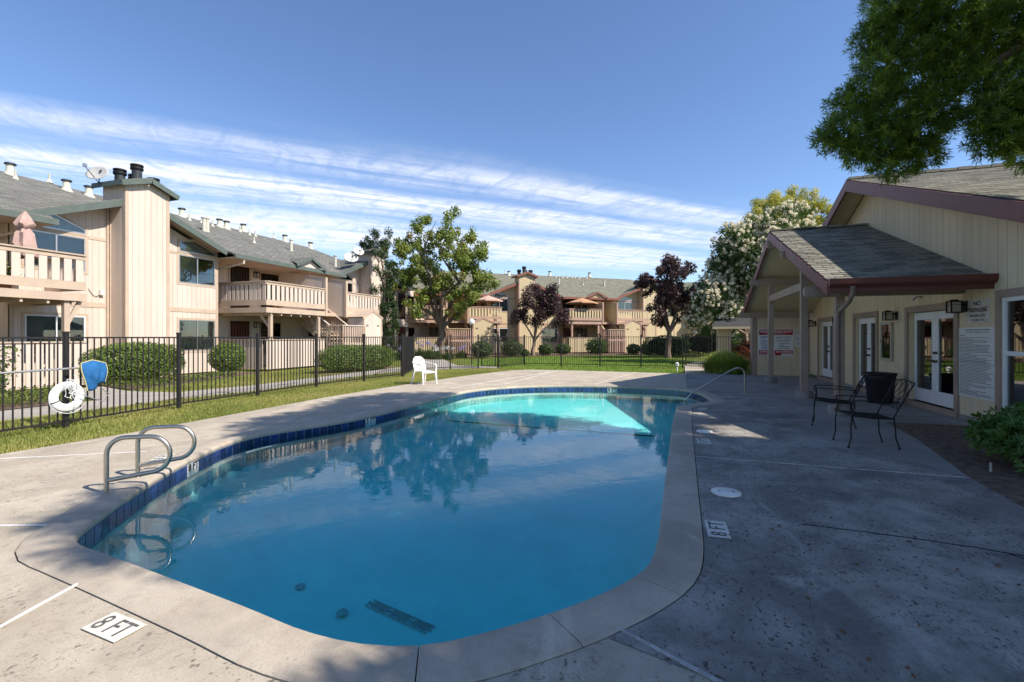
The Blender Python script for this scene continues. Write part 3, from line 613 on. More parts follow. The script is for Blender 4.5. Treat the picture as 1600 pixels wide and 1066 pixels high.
def module(B, P, c, a0, a1, b0, b1, single, left_win=True, right_win=True, chimney=True, stair=True, balcA=True, balcB=True, numbers=None, gable=True):
    sid, trm, fas, roof, ce, frm = P['sid'], P['trim'], P['fas'], P['roof'], P['rec'], P['frame']
    X = (1,0,0); Nn = (0,-1,0); O0 = (0,0,0)
    gz = lambda s: 6.5-.4*abs(s-c)-.16
    if gable:
        ops = []
        rw = (c+1.75, c+3.35); lw = (c-3.1, c-1.5)
        for w_, on in ((rw, right_win), (lw, left_win)):
            if on: ops += [(w_[0],w_[1],3.68,4.80), (w_[0],w_[1],.92,2.18)]
        siding(B, O0, X, Nn, c-3.45, c-.7, 0, gz, sid, ops, .2, single)
        siding(B, O0, X, Nn, c+.7, c+3.5, 0, gz, sid, ops, .2, single)
        MB().box(c+3.44, c+3.5, 0.001, 1.1, 0, 5.2).build('wall', sid, B); MB().box(c-3.45, c-3.39, 0.001, 1.1, 0, 5.2).build('wall', sid, B)
        for i, (w_, on) in enumerate(((rw, right_win), (lw, left_win))):
            if not on: continue
            fl = ['half','curtain'] if i == 0 else ['blind','blind']
            window(B, O0, X, Nn, *w_, 3.68, 4.80, trm, frm, 'blind' if i else 'half')
            window(B, O0, X, Nn, *w_, .92, 2.18, trm, m_white if i else frm, 'blind' if i else 'curtain')
            pk = w_[0]+(w_[1]-w_[0])*.4
            window(B, (0,-.018,0), X, Nn, w_[0], w_[1], 4.93, 0, trm, frm, 'none', top=[(w_[1],5.08),(pk,5.46),(w_[0],5.34)], tw=.055, rec=-.004)
        for sa, sb in ((c-3.45, c-.75), (c+.75, c+3.5)):
            trimbar(B, O0, X, Nn, (sa,2.58), (sb,2.58), .17, .03, trm, 'belly_band')
        trimbar(B, O0, X, Nn, (c-1.4,4.86), (c-.75,4.86), .1, .0295, trm, 'belly_band'); trimbar(B, O0, X, Nn, (c+.75,4.86), (c+1.65,4.86), .1, .0295, trm, 'belly_band')
        trimbar(B, O0, X, Nn, (c+3.45,0), (c+3.45,5.05), .1, .034, trm, 'corner_board'); trimbar(B, O0, X, Nn, (c-3.4,0), (c-3.4,5.05), .1, .034, trm, 'corner_board')
        # cross gable roof
        for s in (-1, 1):
            slopepoly(B, [(c,-.62),(c,2.55),(c+s*3.42,-.62)], lambda x, y: 6.6-.4*abs(x-c), .06, roof, 'gable_roof')
            trimbar(B, (0,-.62,0), X, Nn, (c, 6.45), (c+s*3.42, 5.09), .22, .04, fas, 'rake_board')
            slopepoly(B, [(c,-.61),(c,.05),(c+s*3.4,.05),(c+s*3.4,-.61)], lambda x, y: 6.52-.4*abs(x-c), .02, trm, 'soffit')
    if chimney:
        y0 = -.8
        siding(B, (0,y0,0), X, Nn, c-.74, c+.74, 0, lambda s: 7.08-.36*abs(s-c), sid, (), .2, single, breaks=(c,))
        siding(B, (c-.75,0,0), (0,-1,0), (-1,0,0), -.32, .79, 0, 6.8, sid, (), .2, single)
        siding(B, (c+.75,0,0), (0,-1,0), (1,0,0), -.32, .79, 0, 6.8, sid, (), .2, False); MB().box(c-.69, c+.69, .26, .315, 5.5, 6.9).build('wall', sid, B)
        for s in (-1, 1):
            MB().box(c+s*.72-.055, c+s*.72+.055, y0-.035, y0+.06, 0, 6.8).build('corner_board', trm, B)
        MB().box(c-.8, c-.75-.016, -.11, -.01, 0, 6.1).build('corner_board', trm, B)
        for s in (-1, 1):
            ch = slopepoly(B, [(c,-1.0),(c,.5),(c+s*.98,.5),(c+s*.98,-1.0)], lambda x, y: 7.22-.36*abs(x-c), .05, roof, 'chimney_roof')
            trimbar(B, (0,-1.0,0), X, Nn, (c, 7.1), (c+s*1.0, 6.75), .17, .035, fas, 'chimney_fascia')
            MB().bar((c+s*1.0,-1.0,6.77),(c+s*1.0,.5,6.77), .03, .17).build('chimney_fascia', fas, B)
        for fx, fy, h in ((-.48,-.1,.40),(-.12,-.42,.52),(.15,.1,.3),(.55,-.3,.40)):
            z = 7.22-.36*abs(fx)-.05
            f_ = MB().lathe([(.155,0),(.155,h-.14)], (c+fx,fy,z), 18).build('flue', m_flue, B, True)
            MB().lathe([(.19,h-.14),(.2,h-.12),(.2,h-.06),(.19,h-.04)], (c+fx,fy,z), 18).build('flue_collar', m_black, f_, True)
            MB().lathe([(.2,h),(.2,h+.05),(0,h+.06)], (c+fx,fy,z), 18).build('flue_cap', m_black, f_, True)
            MB().lathe([(.13,h-.05),(.13,h+.01)], (c+fx,fy,z), 12).build('flue_core', m_flue, f_)
    # recess wall behind the balconies
    RY = 1.1; w0, w1 = (c+3.5 if gable else a0-.7), b1+.0
    dA = (a0+.8, a0+1.9); wA = (a0+2.6, min(a0+3.9, a1+.6)) if a1-a0 > 3.5 else (a0+2.3, a0+3.3)
    dB = (b0+.5, b0+1.4) ; wB = (b0+1.9, b0+2.9)
    ops = [(dA[0],dA[1],2.85,4.9), (wA[0],wA[1],2.95,4.75), (dA[0],dA[1],.02,2.25), (wA[0],wA[1],.6,2.2), (wB[0],wB[1],3.5,4.7), (wB[0],wB[1],.9,2.1), (dB[0],dB[1],2.85,4.85), (dB[0],dB[1],.02,2.2)]
    siding(B, (0,RY,0), X, Nn, w0, w1, 0, 5.3, sid, ops, .2, False)
    for i, (d_, z_) in enumerate(((dA,2.85),(dA,.02),(dB,2.85),(dB,.02))):
        zt_ = {2.85: 4.9 if d_ is dA else 4.85, .02: 2.25 if d_ is dA else 2.2}[z_]
        dm = P['doors'][i % len(P['doors'])]
        dr = MB().box(d_[0], d_[1], RY-.01, RY+.03, z_, zt_).build('door', dm, B)
        for k in range(7): x = d_[0]+.08+k*(d_[1]-d_[0]-.16)/6; MB().box(x-.011, x+.011, RY-.05, RY-.03, z_+.05, zt_-.05).build('door_bar', m_black, dr)
        MB().box(d_[0], d_[1], RY-.052, RY-.028, zt_-.07, zt_-.03).build('door_bar', m_black, dr)
        cs = MB(); cs.box(d_[0]-.09, d_[0]-.001, RY-.04, RY-.0005, z_, zt_+.09); cs.box(d_[1]+.001, d_[1]+.09, RY-.04, RY-.0005, z_, zt_+.09); cs.box(d_[0]-.001, d_[1]+.001, RY-.039, RY-.0005, zt_+.001, zt_+.09); cs.build('door_casing', trm, dr)
    window(B, (0,RY,0), X, Nn, *wA, 2.95, 4.75, trm, m_black, 'blind', name='sliding_door', fillmat=m_curt); window(B, (0,RY,0), X, Nn, *wA, .6, 2.2, trm, m_black, 'curtain')
    window(B, (0,RY,0), X, Nn, *wB, 3.5, 4.7, trm, frm, 'blind'); window(B, (0,RY,0), X, Nn, *wB, .9, 2.1, trm, frm, 'curtain')
    for z in (4.72, 2.2):
        x = (dA[1]+wA[0])/2; l = lantern_mb(1.1); me = shared(('lan',), lambda: l.mesh('porch_lamp', m_black)); place('porch_lamp', me, B, (x, RY-.13, z-.12))
    FY = -1.9
    for (p0, p1, on) in ((a0, a1, balcA), (b0, b1, balcB)):
        if not on: continue
        bal = MB().box(p0-.02, p1+.02, FY+.05, RY-.002, 2.66, 2.74).build('balcony', trm, B)
        MB().box(p0-.03, p1+.03, FY-.03, FY+.015, 2.56, 2.79).build('rim_joist', trm, bal); MB().box(p0-.03, p0+.015, FY+.016, RY-.003, 2.562, 2.788).build('rim_joist', trm, bal); MB().box(p1-.015, p1+.03, FY+.016, RY-.003, 2.562, 2.788).build('rim_joist', trm, bal)
        railing(bal, (p0,FY), (p1,FY), 2.88, trm, smat=sid); 
        railing(bal, (p0,RY-.01), (p0,FY), 2.88, trm, pitch=.24, smat=sid)
        if single and p0 == a0: pass
        for k in range(int((p1-p0)/.6)+1):
            x = p0+.3+k*.6
            if x < p1: MB().box(x-.03, x+.03, FY+.02, RY-.05, 2.45, 2.655).build('floor_joist', trm, bal)
        for x in (p0+.35, p1-.35):
            MB().box(x-.07, x+.07, FY+.05, FY+.19, 0, 2.56).build('post', trm, bal)
            MB().bar((x, FY+.12, 1.85), (x+(.0), FY-.0+.75, 2.56), .07, .1).build('brace', trm, bal)
        # slatted patio fence below
        pf = MB().bar((p0, FY+.02, 1.36), (p1, FY+.02, 1.36), .12, .04).build('patio_fence', trm, B); MB().bar((p0, FY+.02, 1.36), (p0, RY-.05, 1.36), .119, .039).build('fence_cap', trm, pf)
        me = shared(('pslat', trm.name), lambda: MB().box(-.065, .065, -.01, .01, .05, 1.33).mesh('fence_slat', P['sid']))
        kx = int((p1-p0)/.165)
        for i in range(kx): place('fence_slat', me, pf, (p0+.08+i*(p1-p0)/kx, FY+.01, 0))
        for i in range(int(2.9/.165)): place('fence_slat', me, pf, (p0, RY-.1-i*.165, 0), R(90))
    if stair:
        for x, ext in ((a1+.06, 0), (b0-.06, 0)):
            w_ = MB().prism([(x-.05,RY-.01,2.6),(x-.05,FY-.02,2.6),(x-.05,FY-.02,4.5),(x-.05,RY-.01,5.0)], (.1,0,0)).build('wing_wall', sid, B)
            MB().bar((x,RY-.01,5.02),(x,FY-.06,4.52), .15, .05).build('wing_cap', trm, w_)
            MB().box(x-.07, x+.07, FY-.07, FY+.06, 2.55, 4.5).build('corner_board', trm, w_)
            for k in range(14): yy = RY-.2-k*.2; MB().box(x-.0545, x-.0505, yy-.004, yy+.004, 2.65, 4.45).build('groove', m_dark, w_) if False else None
        st = MB().box(a1+.12, b0-.12, -1.3, RY-.003, 2.6, 2.78).build('stair', trm, B)
        ns = 8; xm = (a1+b0)/2
        for k in range(ns): yk = .2-k*.28; MB().box(a1+.13, b0-.13, yk-.3, yk, 2.74-(k+1)*.193-.045, 2.74-(k+1)*.193).build('tread', trm, st)
        MB().box(a1-.02, b0+.05, -3.05, -2.06, 1.06, 1.16).build('landing', trm, st)
        for x in (a1+.12, b0-.12):
            MB().bar((x,.2,2.62),(x,-2.1,1.02), .05, .25).build('stringer', trm, st)
            MB().bar((x,-.1,3.45),(x,-2.1,2.08), .1, .045).build('handrail', sid, st)
            for k in range(14): yk = -.1-k*.15; zz = 2.55+(yk-.2)*.69; MB().box(x-.011, x+.011, yk-.045, yk+.045, zz, zz+.98).build('stair_slat', trm, st)
        for (pa, pb) in (((a1-.02,-3.05),(b0+.05,-3.05)), ((a1-.02,-2.06),(a1-.02,-3.05))):
            MB().bar((*pa,2.07),(*pb,2.07), .1, .045).build('handrail', sid, st); MB().bar((*pa,1.11),(*pb,1.11), .045, .16).build('stringer', trm, st)
            kk = max(4, int((Vector(pb)-Vector(pa)).length/.17)); an = math.atan2(pb[1]-pa[1], pb[0]-pa[0]); me = shared(('lslat', trm.name), lambda: MB().box(-.045,.045,-.01,.01,.04,2.04).mesh('stair_slat', trm))
            for k in range(kk+1): place('stair_slat', me, st, (pa[0]+(pb[0]-pa[0])*k/kk, pa[1]+(pb[1]-pa[1])*k/kk+.004, 0), an)
        # storage shed with peaked top
        s0, s1 = b0+.1, b0+1.85; sm = (s0+s1)/2; SY = -2.9
        sh = MB().box(s0+.02, s1-.02, SY+.02, -1.95, 0, 2.5).build('storage_shed', sid, B)
        allb = MB(); siding(sh, (0,SY+.0,0), X, Nn, s0, s1, 0, lambda s: 2.92-.42*abs(s-sm), sid, (), .2, single, breaks=(sm,), back=.03)
        siding(sh, (s0,0,0), (0,-1,0), (-1,0,0), 1.95, -SY, 0, 2.52, sid, (), .2, False, back=.01)
        for s in (-1, 1):
            slopepoly(sh, [(sm,SY-.06),(sm,-1.96),(sm+s*.98,-1.96),(sm+s*.98,SY-.06)], lambda x, y: 2.99-.42*abs(x-sm), .03, trm, 'shed_roof')
            trimbar(sh, (0,SY-.015,0), X, Nn, (sm,2.92), (sm+s*.95,2.52), .1, .03, trm, 'shed_trim'); trimbar(sh, (0,SY-.015,0), X, Nn, (sm+s*.83,0), (sm+s*.83,2.5), .09, .028, trm, 'shed_trim')
        if numbers:
            for tx, x in ((numbers[0], s0+.2), (numbers[1], s1-.5)): lettering(tx, .16, (x, SY-.018, 2.05), (1,0,0), (0,0,1), m_black, sh, .003)
        # little gable over the stair head
        gc = a1-.05; 
        for s in (-1, 1):
            slopepoly(B, [(gc,-1.15),(gc,.6),(gc+s*1.05,-1.15)], lambda x, y: 5.62-.45*abs(x-gc), .04, roof, 'entry_gable')
            trimbar(B, (0,-1.15,0), X, Nn, (gc,5.53), (gc+s*1.08,5.05), .14, .035, fas, 'entry_fascia')
        MB().prism([(gc-.9,-1.0,5.05),(gc+.9,-1.0,5.05),(gc,-1.0,5.5)], (0,.05,0)).build('entry_wall', sid, B)
def mainroof(B, P, x0, x1, centers, hip=0., h0=3.45, notch=False):
    pts = [(x0,-1.0)]
    for i, c in enumerate(centers): pts += ([(c-2.8,-1.0),(c-2.8,.0)] if i == 0 and notch else [(c-h0,-1.0),(c-h0+.03,-.62)])+[(c,2.55),(c+h0-.03,-.62),(c+h0,-1.0)]
    pts += [(x1,-1.0),(x1-hip,5.3),(x0,5.3)]
    if centers: slopepoly(B, pts, lambda x, y: 5.05+.43*(y+1), .08, P['roof'], 'roof')
    else: slopepoly(B, pts, lambda x, y: 5.05+.43*(y+1), .08, P['roof'], 'roof')
    slopepoly(B, [(x0,5.3),(x1-hip,5.3),(x1,11.6),(x0,11.6)], lambda x, y: 7.76-.43*(y-5.3), .08, P['roof'], 'roof')
    if hip: 
        mb = MB().add([(x1,-1,5.05),(x1,11.6,5.05),(x1-hip,5.3,7.76)], [(0,1,2)]); mb.build('roof', P['roof'], B)
    edges = [x0]+[v for i, c in enumerate(centers) for v in (c-(2.8 if i == 0 and notch else h0), c+h0)]+[x1]
    for a, b in zip(edges[::2], edges[1::2]):
        if b > a: MB().box(a, b, -1.07, -1.001, 4.88, 5.06).build('gutter', P['fas'], B)
        if b > a: MB().box(a, b, -1.0, 1.1, 4.9, 4.92).build('soffit', P['trim'], B)
    MB().box(x0, x1, 10.5, 10.6, 0, 4.9).build('wall', P['sid'], B); MB().box(x1-.1-1.0, x1-1.0, 1.2, 10.49, 0, 4.9).build('wall', P['sid'], B)
def roofvent(B, kind, px, py, inv):   # drop a vent where the sight line meets the roof plane
    rx, ry = ray(px); o = Vector((0,0,HC)); d = Vector((rx, ry, (HY-py)/F)); o2 = inv @ o; d2 = (inv.to_3x3() @ d)
    # plane z = 5.05+.43(y+1)
    t = (5.48+.43*o2.y-o2.z)/(d2.z-.43*d2.y); p = o2+d2*t
    if kind == 'b': v = MB().lathe([(.25,-.12),(.17,.03),(.13,.1),(.12,.34)], (0,0,0), 14).build('roof_vent', m_vent, B, True); MB().lathe([(.15,.34),(.185,.36),(.16,.41),(0,.43)], (0,0,0), 14).build('vent_cap', m_flue, v, True)
    elif kind == 't': v = MB().lathe([(.11,-.1),(.09,.05),(.08,.62)], (0,0,0), 12).build('roof_vent', m_vent, B, True); MB().lathe([(.11,.60),(.12,.65),(0,.68)], (0,0,0), 12).build('vent_cap', m_vent, v, True)
    else: v = MB().lathe([(.13,-.08),(.06,.06),(.04,.08),(.04,.3)], (0,0,0), 10).build('roof_vent', m_vent, B, True)
    v.location = p
def inv_of(root): return root.matrix_basis.inverted()

# ------------------------------------------------------------------ left apartment building
PL = dict(sid=m_sidL, trim=m_trimL, fas=m_fasL, roof=m_roofL, rec=0, frame=m_alu, doors=[m_bdoor, m_reddoor])
BL = empty('apartment_building', (-18.7,0,0), R(90)); tag(BL, 'two-storey peach apartment block with green fascias and tall chimney behind the left fence', 'apartment building')
module(BL, PL, 12.4, 16.68, 20.45, 22.2, 25.75, True, numbers=('412','414'))
# the bay and chimney at the far end
def endbay(B, P, c):
    module(B, P, c, 40, 43.7, 45.5, 49, False, right_win=False, stair=False, balcA=False, balcB=False)
module(BL, PL, 26.75, 31.5, 35.0, 36.9, 40.3, False, stair=False, balcA=False, balcB=False)
# the balcony cut by the left edge of the picture
def side_balcony(B, P, p0, p1):
    trm = P['trim']; bal = MB().box(p0, p1, -1.85, -.03, 2.66, 2.74).build('balcony', trm, B)
    MB().box(p0, p1+.03, -1.93, -1.885, 2.56, 2.79).build('rim_joist', trm, bal); MB().box(p1-.015, p1+.03, -1.884, -.04, 2.562, 2.788).build('rim_joist', trm, bal)
    railing(bal, (p0,-1.9), (p1,-1.9), 2.88, trm, slat=.19, pitch=.3, smat=P['sid']); railing(bal, (p1,-1.85), (p1,-.06), 2.88, trm)
    for k in range(9):
        x = p1-.3-k*.6; MB().box(x-.03, x+.03, -1.88, -.06, 2.45, 2.655).build('floor_joist', trm, bal)
    MB().box(9.3, 9.44, -1.85, -1.71, 0, 2.56).build('post', trm, bal); MB().bar((9.37,-1.78,1.8),(9.37+.35,-1.78,2.55), .07, .1).build('brace', trm, bal)
    pf = MB().bar((p0,-1.88,1.34),(9.9,-1.88,1.34), .12, .04).build('patio_fence', trm, B)
    me = shared(('pslat2',), lambda: MB().box(-.085, .085, -.01, .01, .05, 1.31).mesh('fence_slat', P['sid']))
    for i in range(26): place('fence_slat', me, pf, (9.8-i*.22, -1.89, 0))
    for i in range(8): place('fence_slat', me, pf, (9.9, -1.75+i*.22, 0), R(90))
side_balcony(BL, PL, 3.0, 9.8)
siding(BL, (0,1.1,0), (1,0,0), (0,-1,0), 2.0, 8.95, 0, 5.3, m_sidL, [(5.6,8.0,2.85,4.85),(5.8,8.2,.3,2.3)], .2, False)
window(BL, (0,1.1,0), (1,0,0), (0,-1,0), 5.6, 8.0, 2.85, 4.85, m_trimL, m_black, 'none', name='sliding_door'); window(BL, (0,1.1,0), (1,0,0), (0,-1,0), 5.8, 8.2, .3, 2.3, m_trimL, m_black, 'none', name='sliding_door')
mainroof(BL, PL, -4, 31.6, [12.4, 26.75], hip=4.2, notch=True)
for k, px, py in [('b',16,272),('b',104,297),('b',139,306),('s',24,279),('s',77,283),('b',284,338),('s',296,344),('s',315,348),('t',324,362),('t',319,361),('s',332,353),('b',343,354),('b',354,357),('s',375,362),('b',380,361),('s',390,367),('s',399,369),('s',397,379),('s',428,371),('b',445,377),('t',455,392),('b',485,388),('t',524,416)]:
    roofvent(BL, k, px, py, inv_of(BL))
# white downspouts
for x in (16.35, 26.0):
    MB().tube([(x,-1.0,4.88),(x,-1.0,4.72),(x,.95,4.45),(x,1.0,4.3),(x,1.0,.1)], .045, 8).build('downspout', m_sidL, BL, True)
MB().tube([(8.95,-.95,4.85),(8.95,-.95,4.65),(8.6,.9,4.35),(8.6,.95,.1)], .045, 8).build('downspout', m_sidL, BL, True)
MB().tube([(11.56,-.05,6.2),(11.56,-.05,.1)], .035, 8).build('conduit', m_trimL, BL, True)
mb = MB(); mb.box(11.3, 11.42, -.12, -.03, 2.93, 3.1); mb.build('junction_box', m_plastic, BL)
pts = [Vector((10.98+.33*t, -.04, 3.12-.28*math.sin(t*2.2)+.05*t)) for t in np.linspace(0,1,12)]
MB().tube(pts, .008, 5).build('cable', m_black, BL)

# ------------------------------------------------------------------ far apartment building
PF = dict(sid=m_sidF, trim=m_trimF, fas=m_fasF, roof=m_roofF, rec=0, frame=m_alu, doors=[m_dark, m_reddoor])
BF = empty('apartment_building', (FO.x, FO.y, .05), math.atan2(.6,.8)); 
BF.location = FW(0, 1.9, .05); tag(BF, 'two-storey cream apartment block with red-brown fascias across the far lawn', 'apartment building')
module(BF, PF, -4.65, -1.06, 2.28, 3.88, 7.3, False, numbers=('402','404'))
module(BF, PF, -19.3, -15.62, -12.1, -10.2, -7.3, False, chimney=False, gable=False, numbers=('406','408'))
module(BF, PF, 8.1, 14, 17, 18, 21, False, stair=False, balcA=False, balcB=False, right_win=False)
mainroof(BF, PF, -20, 13, [-4.65, 8.1], hip=3.2)
siding(BF, (0,1.1,0), (1,0,0), (0,-1,0), -19.9, -16.35, 0, 5.3, m_sidF, [(-18.4,-17.2,3.4,4.6),(-18.4,-17.2,.8,2.1)], .2, False)
window(BF, (0,1.1,0), (1,0,0), (0,-1,0), -18.4, -17.2, 3.4, 4.6, m_trimF, m_white, 'half'); window(BF, (0,1.1,0), (1,0,0), (0,-1,0), -18.4, -17.2, .8, 2.1, m_trimF, m_alu, 'curtain')
for k, px, py in [('b',859,430),('b',921,432),('t',873,444),('t',944,447),('s',869,433),('s',879,434),('s',886,434),('s',894,434),('s',898,434),('s',905,435),('s',917,435),('s',911,445),('b',795,430),('s',789,427)]:
    roofvent(BF, k, px, py, inv_of(BF))

# third block glimpsed behind the trees at the right
PG = dict(PF); BG = empty('apartment_building', (-.5,54.0,.0), R(-8)); tag(BG, 'cream apartment block with open stairs half hidden behind the white flowering tree', 'apartment building')
module(BG, PG, 1.2, 4.6, 7.9, 9.6, 12.6, False, chimney=False)
mainroof(BG, PG, -3, 22, [1.2], hip=3)

BGi = BG.matrix_basis.inverted(); s_a, s_b = BGi @ at(1074,549,43), BGi @ at(1136,500,43)
st = MB().bar(s_a, s_b, .05, .28).build('stair', m_trimF, BG); MB().bar(s_a+UP*1.0, s_b+UP*1.0, .09, .05).build('handrail', m_sidF, st)
for k in range(18): q = s_a.lerp(s_b, (k+.5)/18); MB().box(q.x-.05, q.x+.05, q.y-.012, q.y+.012, q.z+.08, q.z+1.0).build('stair_slat', m_sidF, st)
MB().box(s_b.x, s_b.x+3.2, s_b.y-.1, s_b.y+1.4, s_b.z-.15, s_b.z+.05).build('landing', m_trimF, st)
for k in range(14): MB().box(s_b.x+.1+k*.22, s_b.x+.2+k*.22, s_b.y-.1, s_b.y-.07, s_b.z+.05, s_b.z+1.0).build('stair_slat', m_sidF, st)
# ------------------------------------------------------------------ clubhouse
BC = empty('clubhouse', (0,0,0)); tag(BC, 'single-storey yellow clubhouse with maroon fascias and a gabled porch', 'clubhouse')
WX = 5.05
EY = (0,1,0); NX = (-1,0,0)
rz = lambda Y: 5.66-.35*abs(Y-14.85)      # top of the main roof
DO = [(10.98,12.78), (14.52,15.98), (17.9,19.42)]
ops = [(a,b,.12,2.02) for a, b in DO]+[(6.9,9.68,.36,2.12)]
siding(BC, (WX,0,0), EY, NX, 5.6, 20.68, .1, lambda s: rz(s)-.18, m_sidC, ops, .232, True, th=.016, back=.12, breaks=(14.85,))
MB().box(WX-.03, WX+.1, 5.6, 10.87, -.1, .1).build('foundation', m_concR, BC); MB().box(WX-.03, WX+.1, 12.98, 14.4, -.1, .1).build('foundation', m_concR, BC); MB().box(WX-.03, WX+.1, 16.1, 17.75, -.1, .1).build('foundation', m_concR, BC)
def cbox(name, x0, x1, y0, y1, z0, z1, mat, par=None, bevel=.004): return MB().box(x0, x1, y0, y1, z0, z1).build(name, mat, par or BC, bevel=bevel)
m_knob = M('brass_knob', (.12,.06,.025), .35, .2, 20, metal=.7)
m_room = M('room_wall', (.16,.15,.13), .9, .1, 1)
for di, (a, b) in enumerate(DO):
    dr = MB().box(WX-.02, WX+.12, a-.05, b+.05, .04, .12).build('double_door', m_trimC, BC)   # sill carries the door set
    cw = .13
    cbox('casing', WX-.05, WX+.12, a-cw, a-.001, .0, 2.02+cw, m_trimC, dr); cbox('casing', WX-.05, WX+.12, b+.001, b+cw, .0, 2.02+cw, m_trimC, dr); cbox('casing', WX-.049, WX+.12, a-.001, b+.001, 2.021, 2.02+cw, m_trimC, dr)
    cbox('threshold', WX-.06, WX-.021, a-cw+.002, b+cw-.002, .0, .11, m_trimC, dr)
    mid = (a+b)/2; dx = WX+.07
    for (p, q, hs) in ((a+.012, mid-.004, 1), (mid+.004, b-.012, -1)):
        st = .105
        fr = MB(); fr.box(dx, dx+.04, p, p+st, .13, 2.01); fr.box(dx, dx+.04, q-st, q, .13, 2.01); fr.box(dx+.0005, dx+.0395, p+st, q-st, 1.87, 2.01); fr.box(dx+.0005, dx+.0395, p+st, q-st, .13, .38)
        lf = fr.build('door_leaf', m_white, dr, bevel=.004)
    for (p, q) in ((a+.012, mid-.004), (mid+.004, b-.012)):
        bd = MB(); p2, q2 = p+.105, q-.105
        for (y0, y1, z0, z1) in ((p2,p2+.018,.38,1.87),(q2-.018,q2,.38,1.87),(p2+.018,q2-.018,.38,.398),(p2+.018,q2-.018,1.852,1.87)): bd.box(dx-.008, dx+.001, y0, y1, z0, z1)
        bd.build('glazing_bead', m_white, dr)
        MB().box(dx+.018, dx+.022, p2+.001, q2-.001, .381, 1.869).build('pane', m_glassC, dr)
        if di == 2: MB().box(dx+.028, dx+.032, p2+.001, q2-.001, .381, 1.869).build('blind', m_blind, dr)
    for z, yo in ((1.0,-.055),(1.0,.055),(1.17,-.055)):
        MB().lathe([(.026,0),(.03,.008),(.018,.02),(.02,.035),(.032,.05),(.022,.066),(0,.068)], (0,0,0), 12).build('knob', m_knob, dr, True).matrix_local = Matrix.Translation((dx,mid+yo,z)) @ Matrix.Rotation(R(-90), 4, 'Y')
# interior seen through the glass
for nm, bx in (('room_back',(8.4,8.5,5.7,20.6,0,2.6)),('room_floor',(5.2,8.4,5.7,20.6,.02,.06)),('room_ceiling',(5.2,8.4,5.7,20.6,2.6,2.65)),('room_side',(5.2,8.4,5.6,5.68,0,2.6)),('room_side',(5.2,8.4,20.6,20.66,0,2.6))):
    MB().box(*bx).build(nm, m_room, BC)
# window at the right edge
wr = MB(); 
for (y0,y1,z0,z1) in ((6.9,6.97,.36,2.12),(9.61,9.68,.36,2.12),(6.97,9.61,.36,.42),(6.97,9.61,2.05,2.12),(6.97,9.61,1.2,1.27),(8.2,8.27,.42,1.2)): wr.box(WX-.01-.001*z0, WX+.05, y0, y1, z0, z1)
wo_ = wr.build('window', m_white, BC, bevel=.004)
MB().box(WX+.02, WX+.024, 6.97, 9.61, 1.27, 2.05).build('pane', m_glassC, wo_); MB().box(WX+.02, WX+.024, 8.27, 9.61, .42, 1.2).build('pane', m_glassC, wo_); MB().box(WX+.02, WX+.024, 6.97, 8.2, .42, 1.2).build('pane', m_glassC, wo_)
cb = MB(); cb.box(WX+.03, WX+.045, 9.5, 9.61, .42, 1.2); cb.box(WX+.03, WX+.045, 8.27, 8.34, .42, 1.2); cb.build('sash', m_alu, wo_)
cbox('casing', WX-.045, WX+.02, 9.681, 9.80, .22, 2.24, m_trimC, wo_); cbox('casing', WX-.044, WX+.02, 6.78, 9.68, 2.121, 2.24, m_trimC, wo_); cbox('casing', WX-.044, WX+.02, 6.78, 9.68, .24, .359, m_trimC, wo_)
# wing wall that closes the porch
siding(BC, (3.14,20.7,0), (1,0,0), (0,-1,0), 0, 1.9, .06, 2.62, m_sidC, (), .2, True, th=.016, back=.4)
cbox('corner_board', 3.08, 3.24, 20.655, 21.14, .0, 2.6, m_trimC); cbox('corner_board', 4.99, 5.03, 20.62, 20.68, .1, 2.6, m_trimC); cbox('base_board', 3.25, 5.0, 20.66, 20.683, -.01, .07, m_sidC)
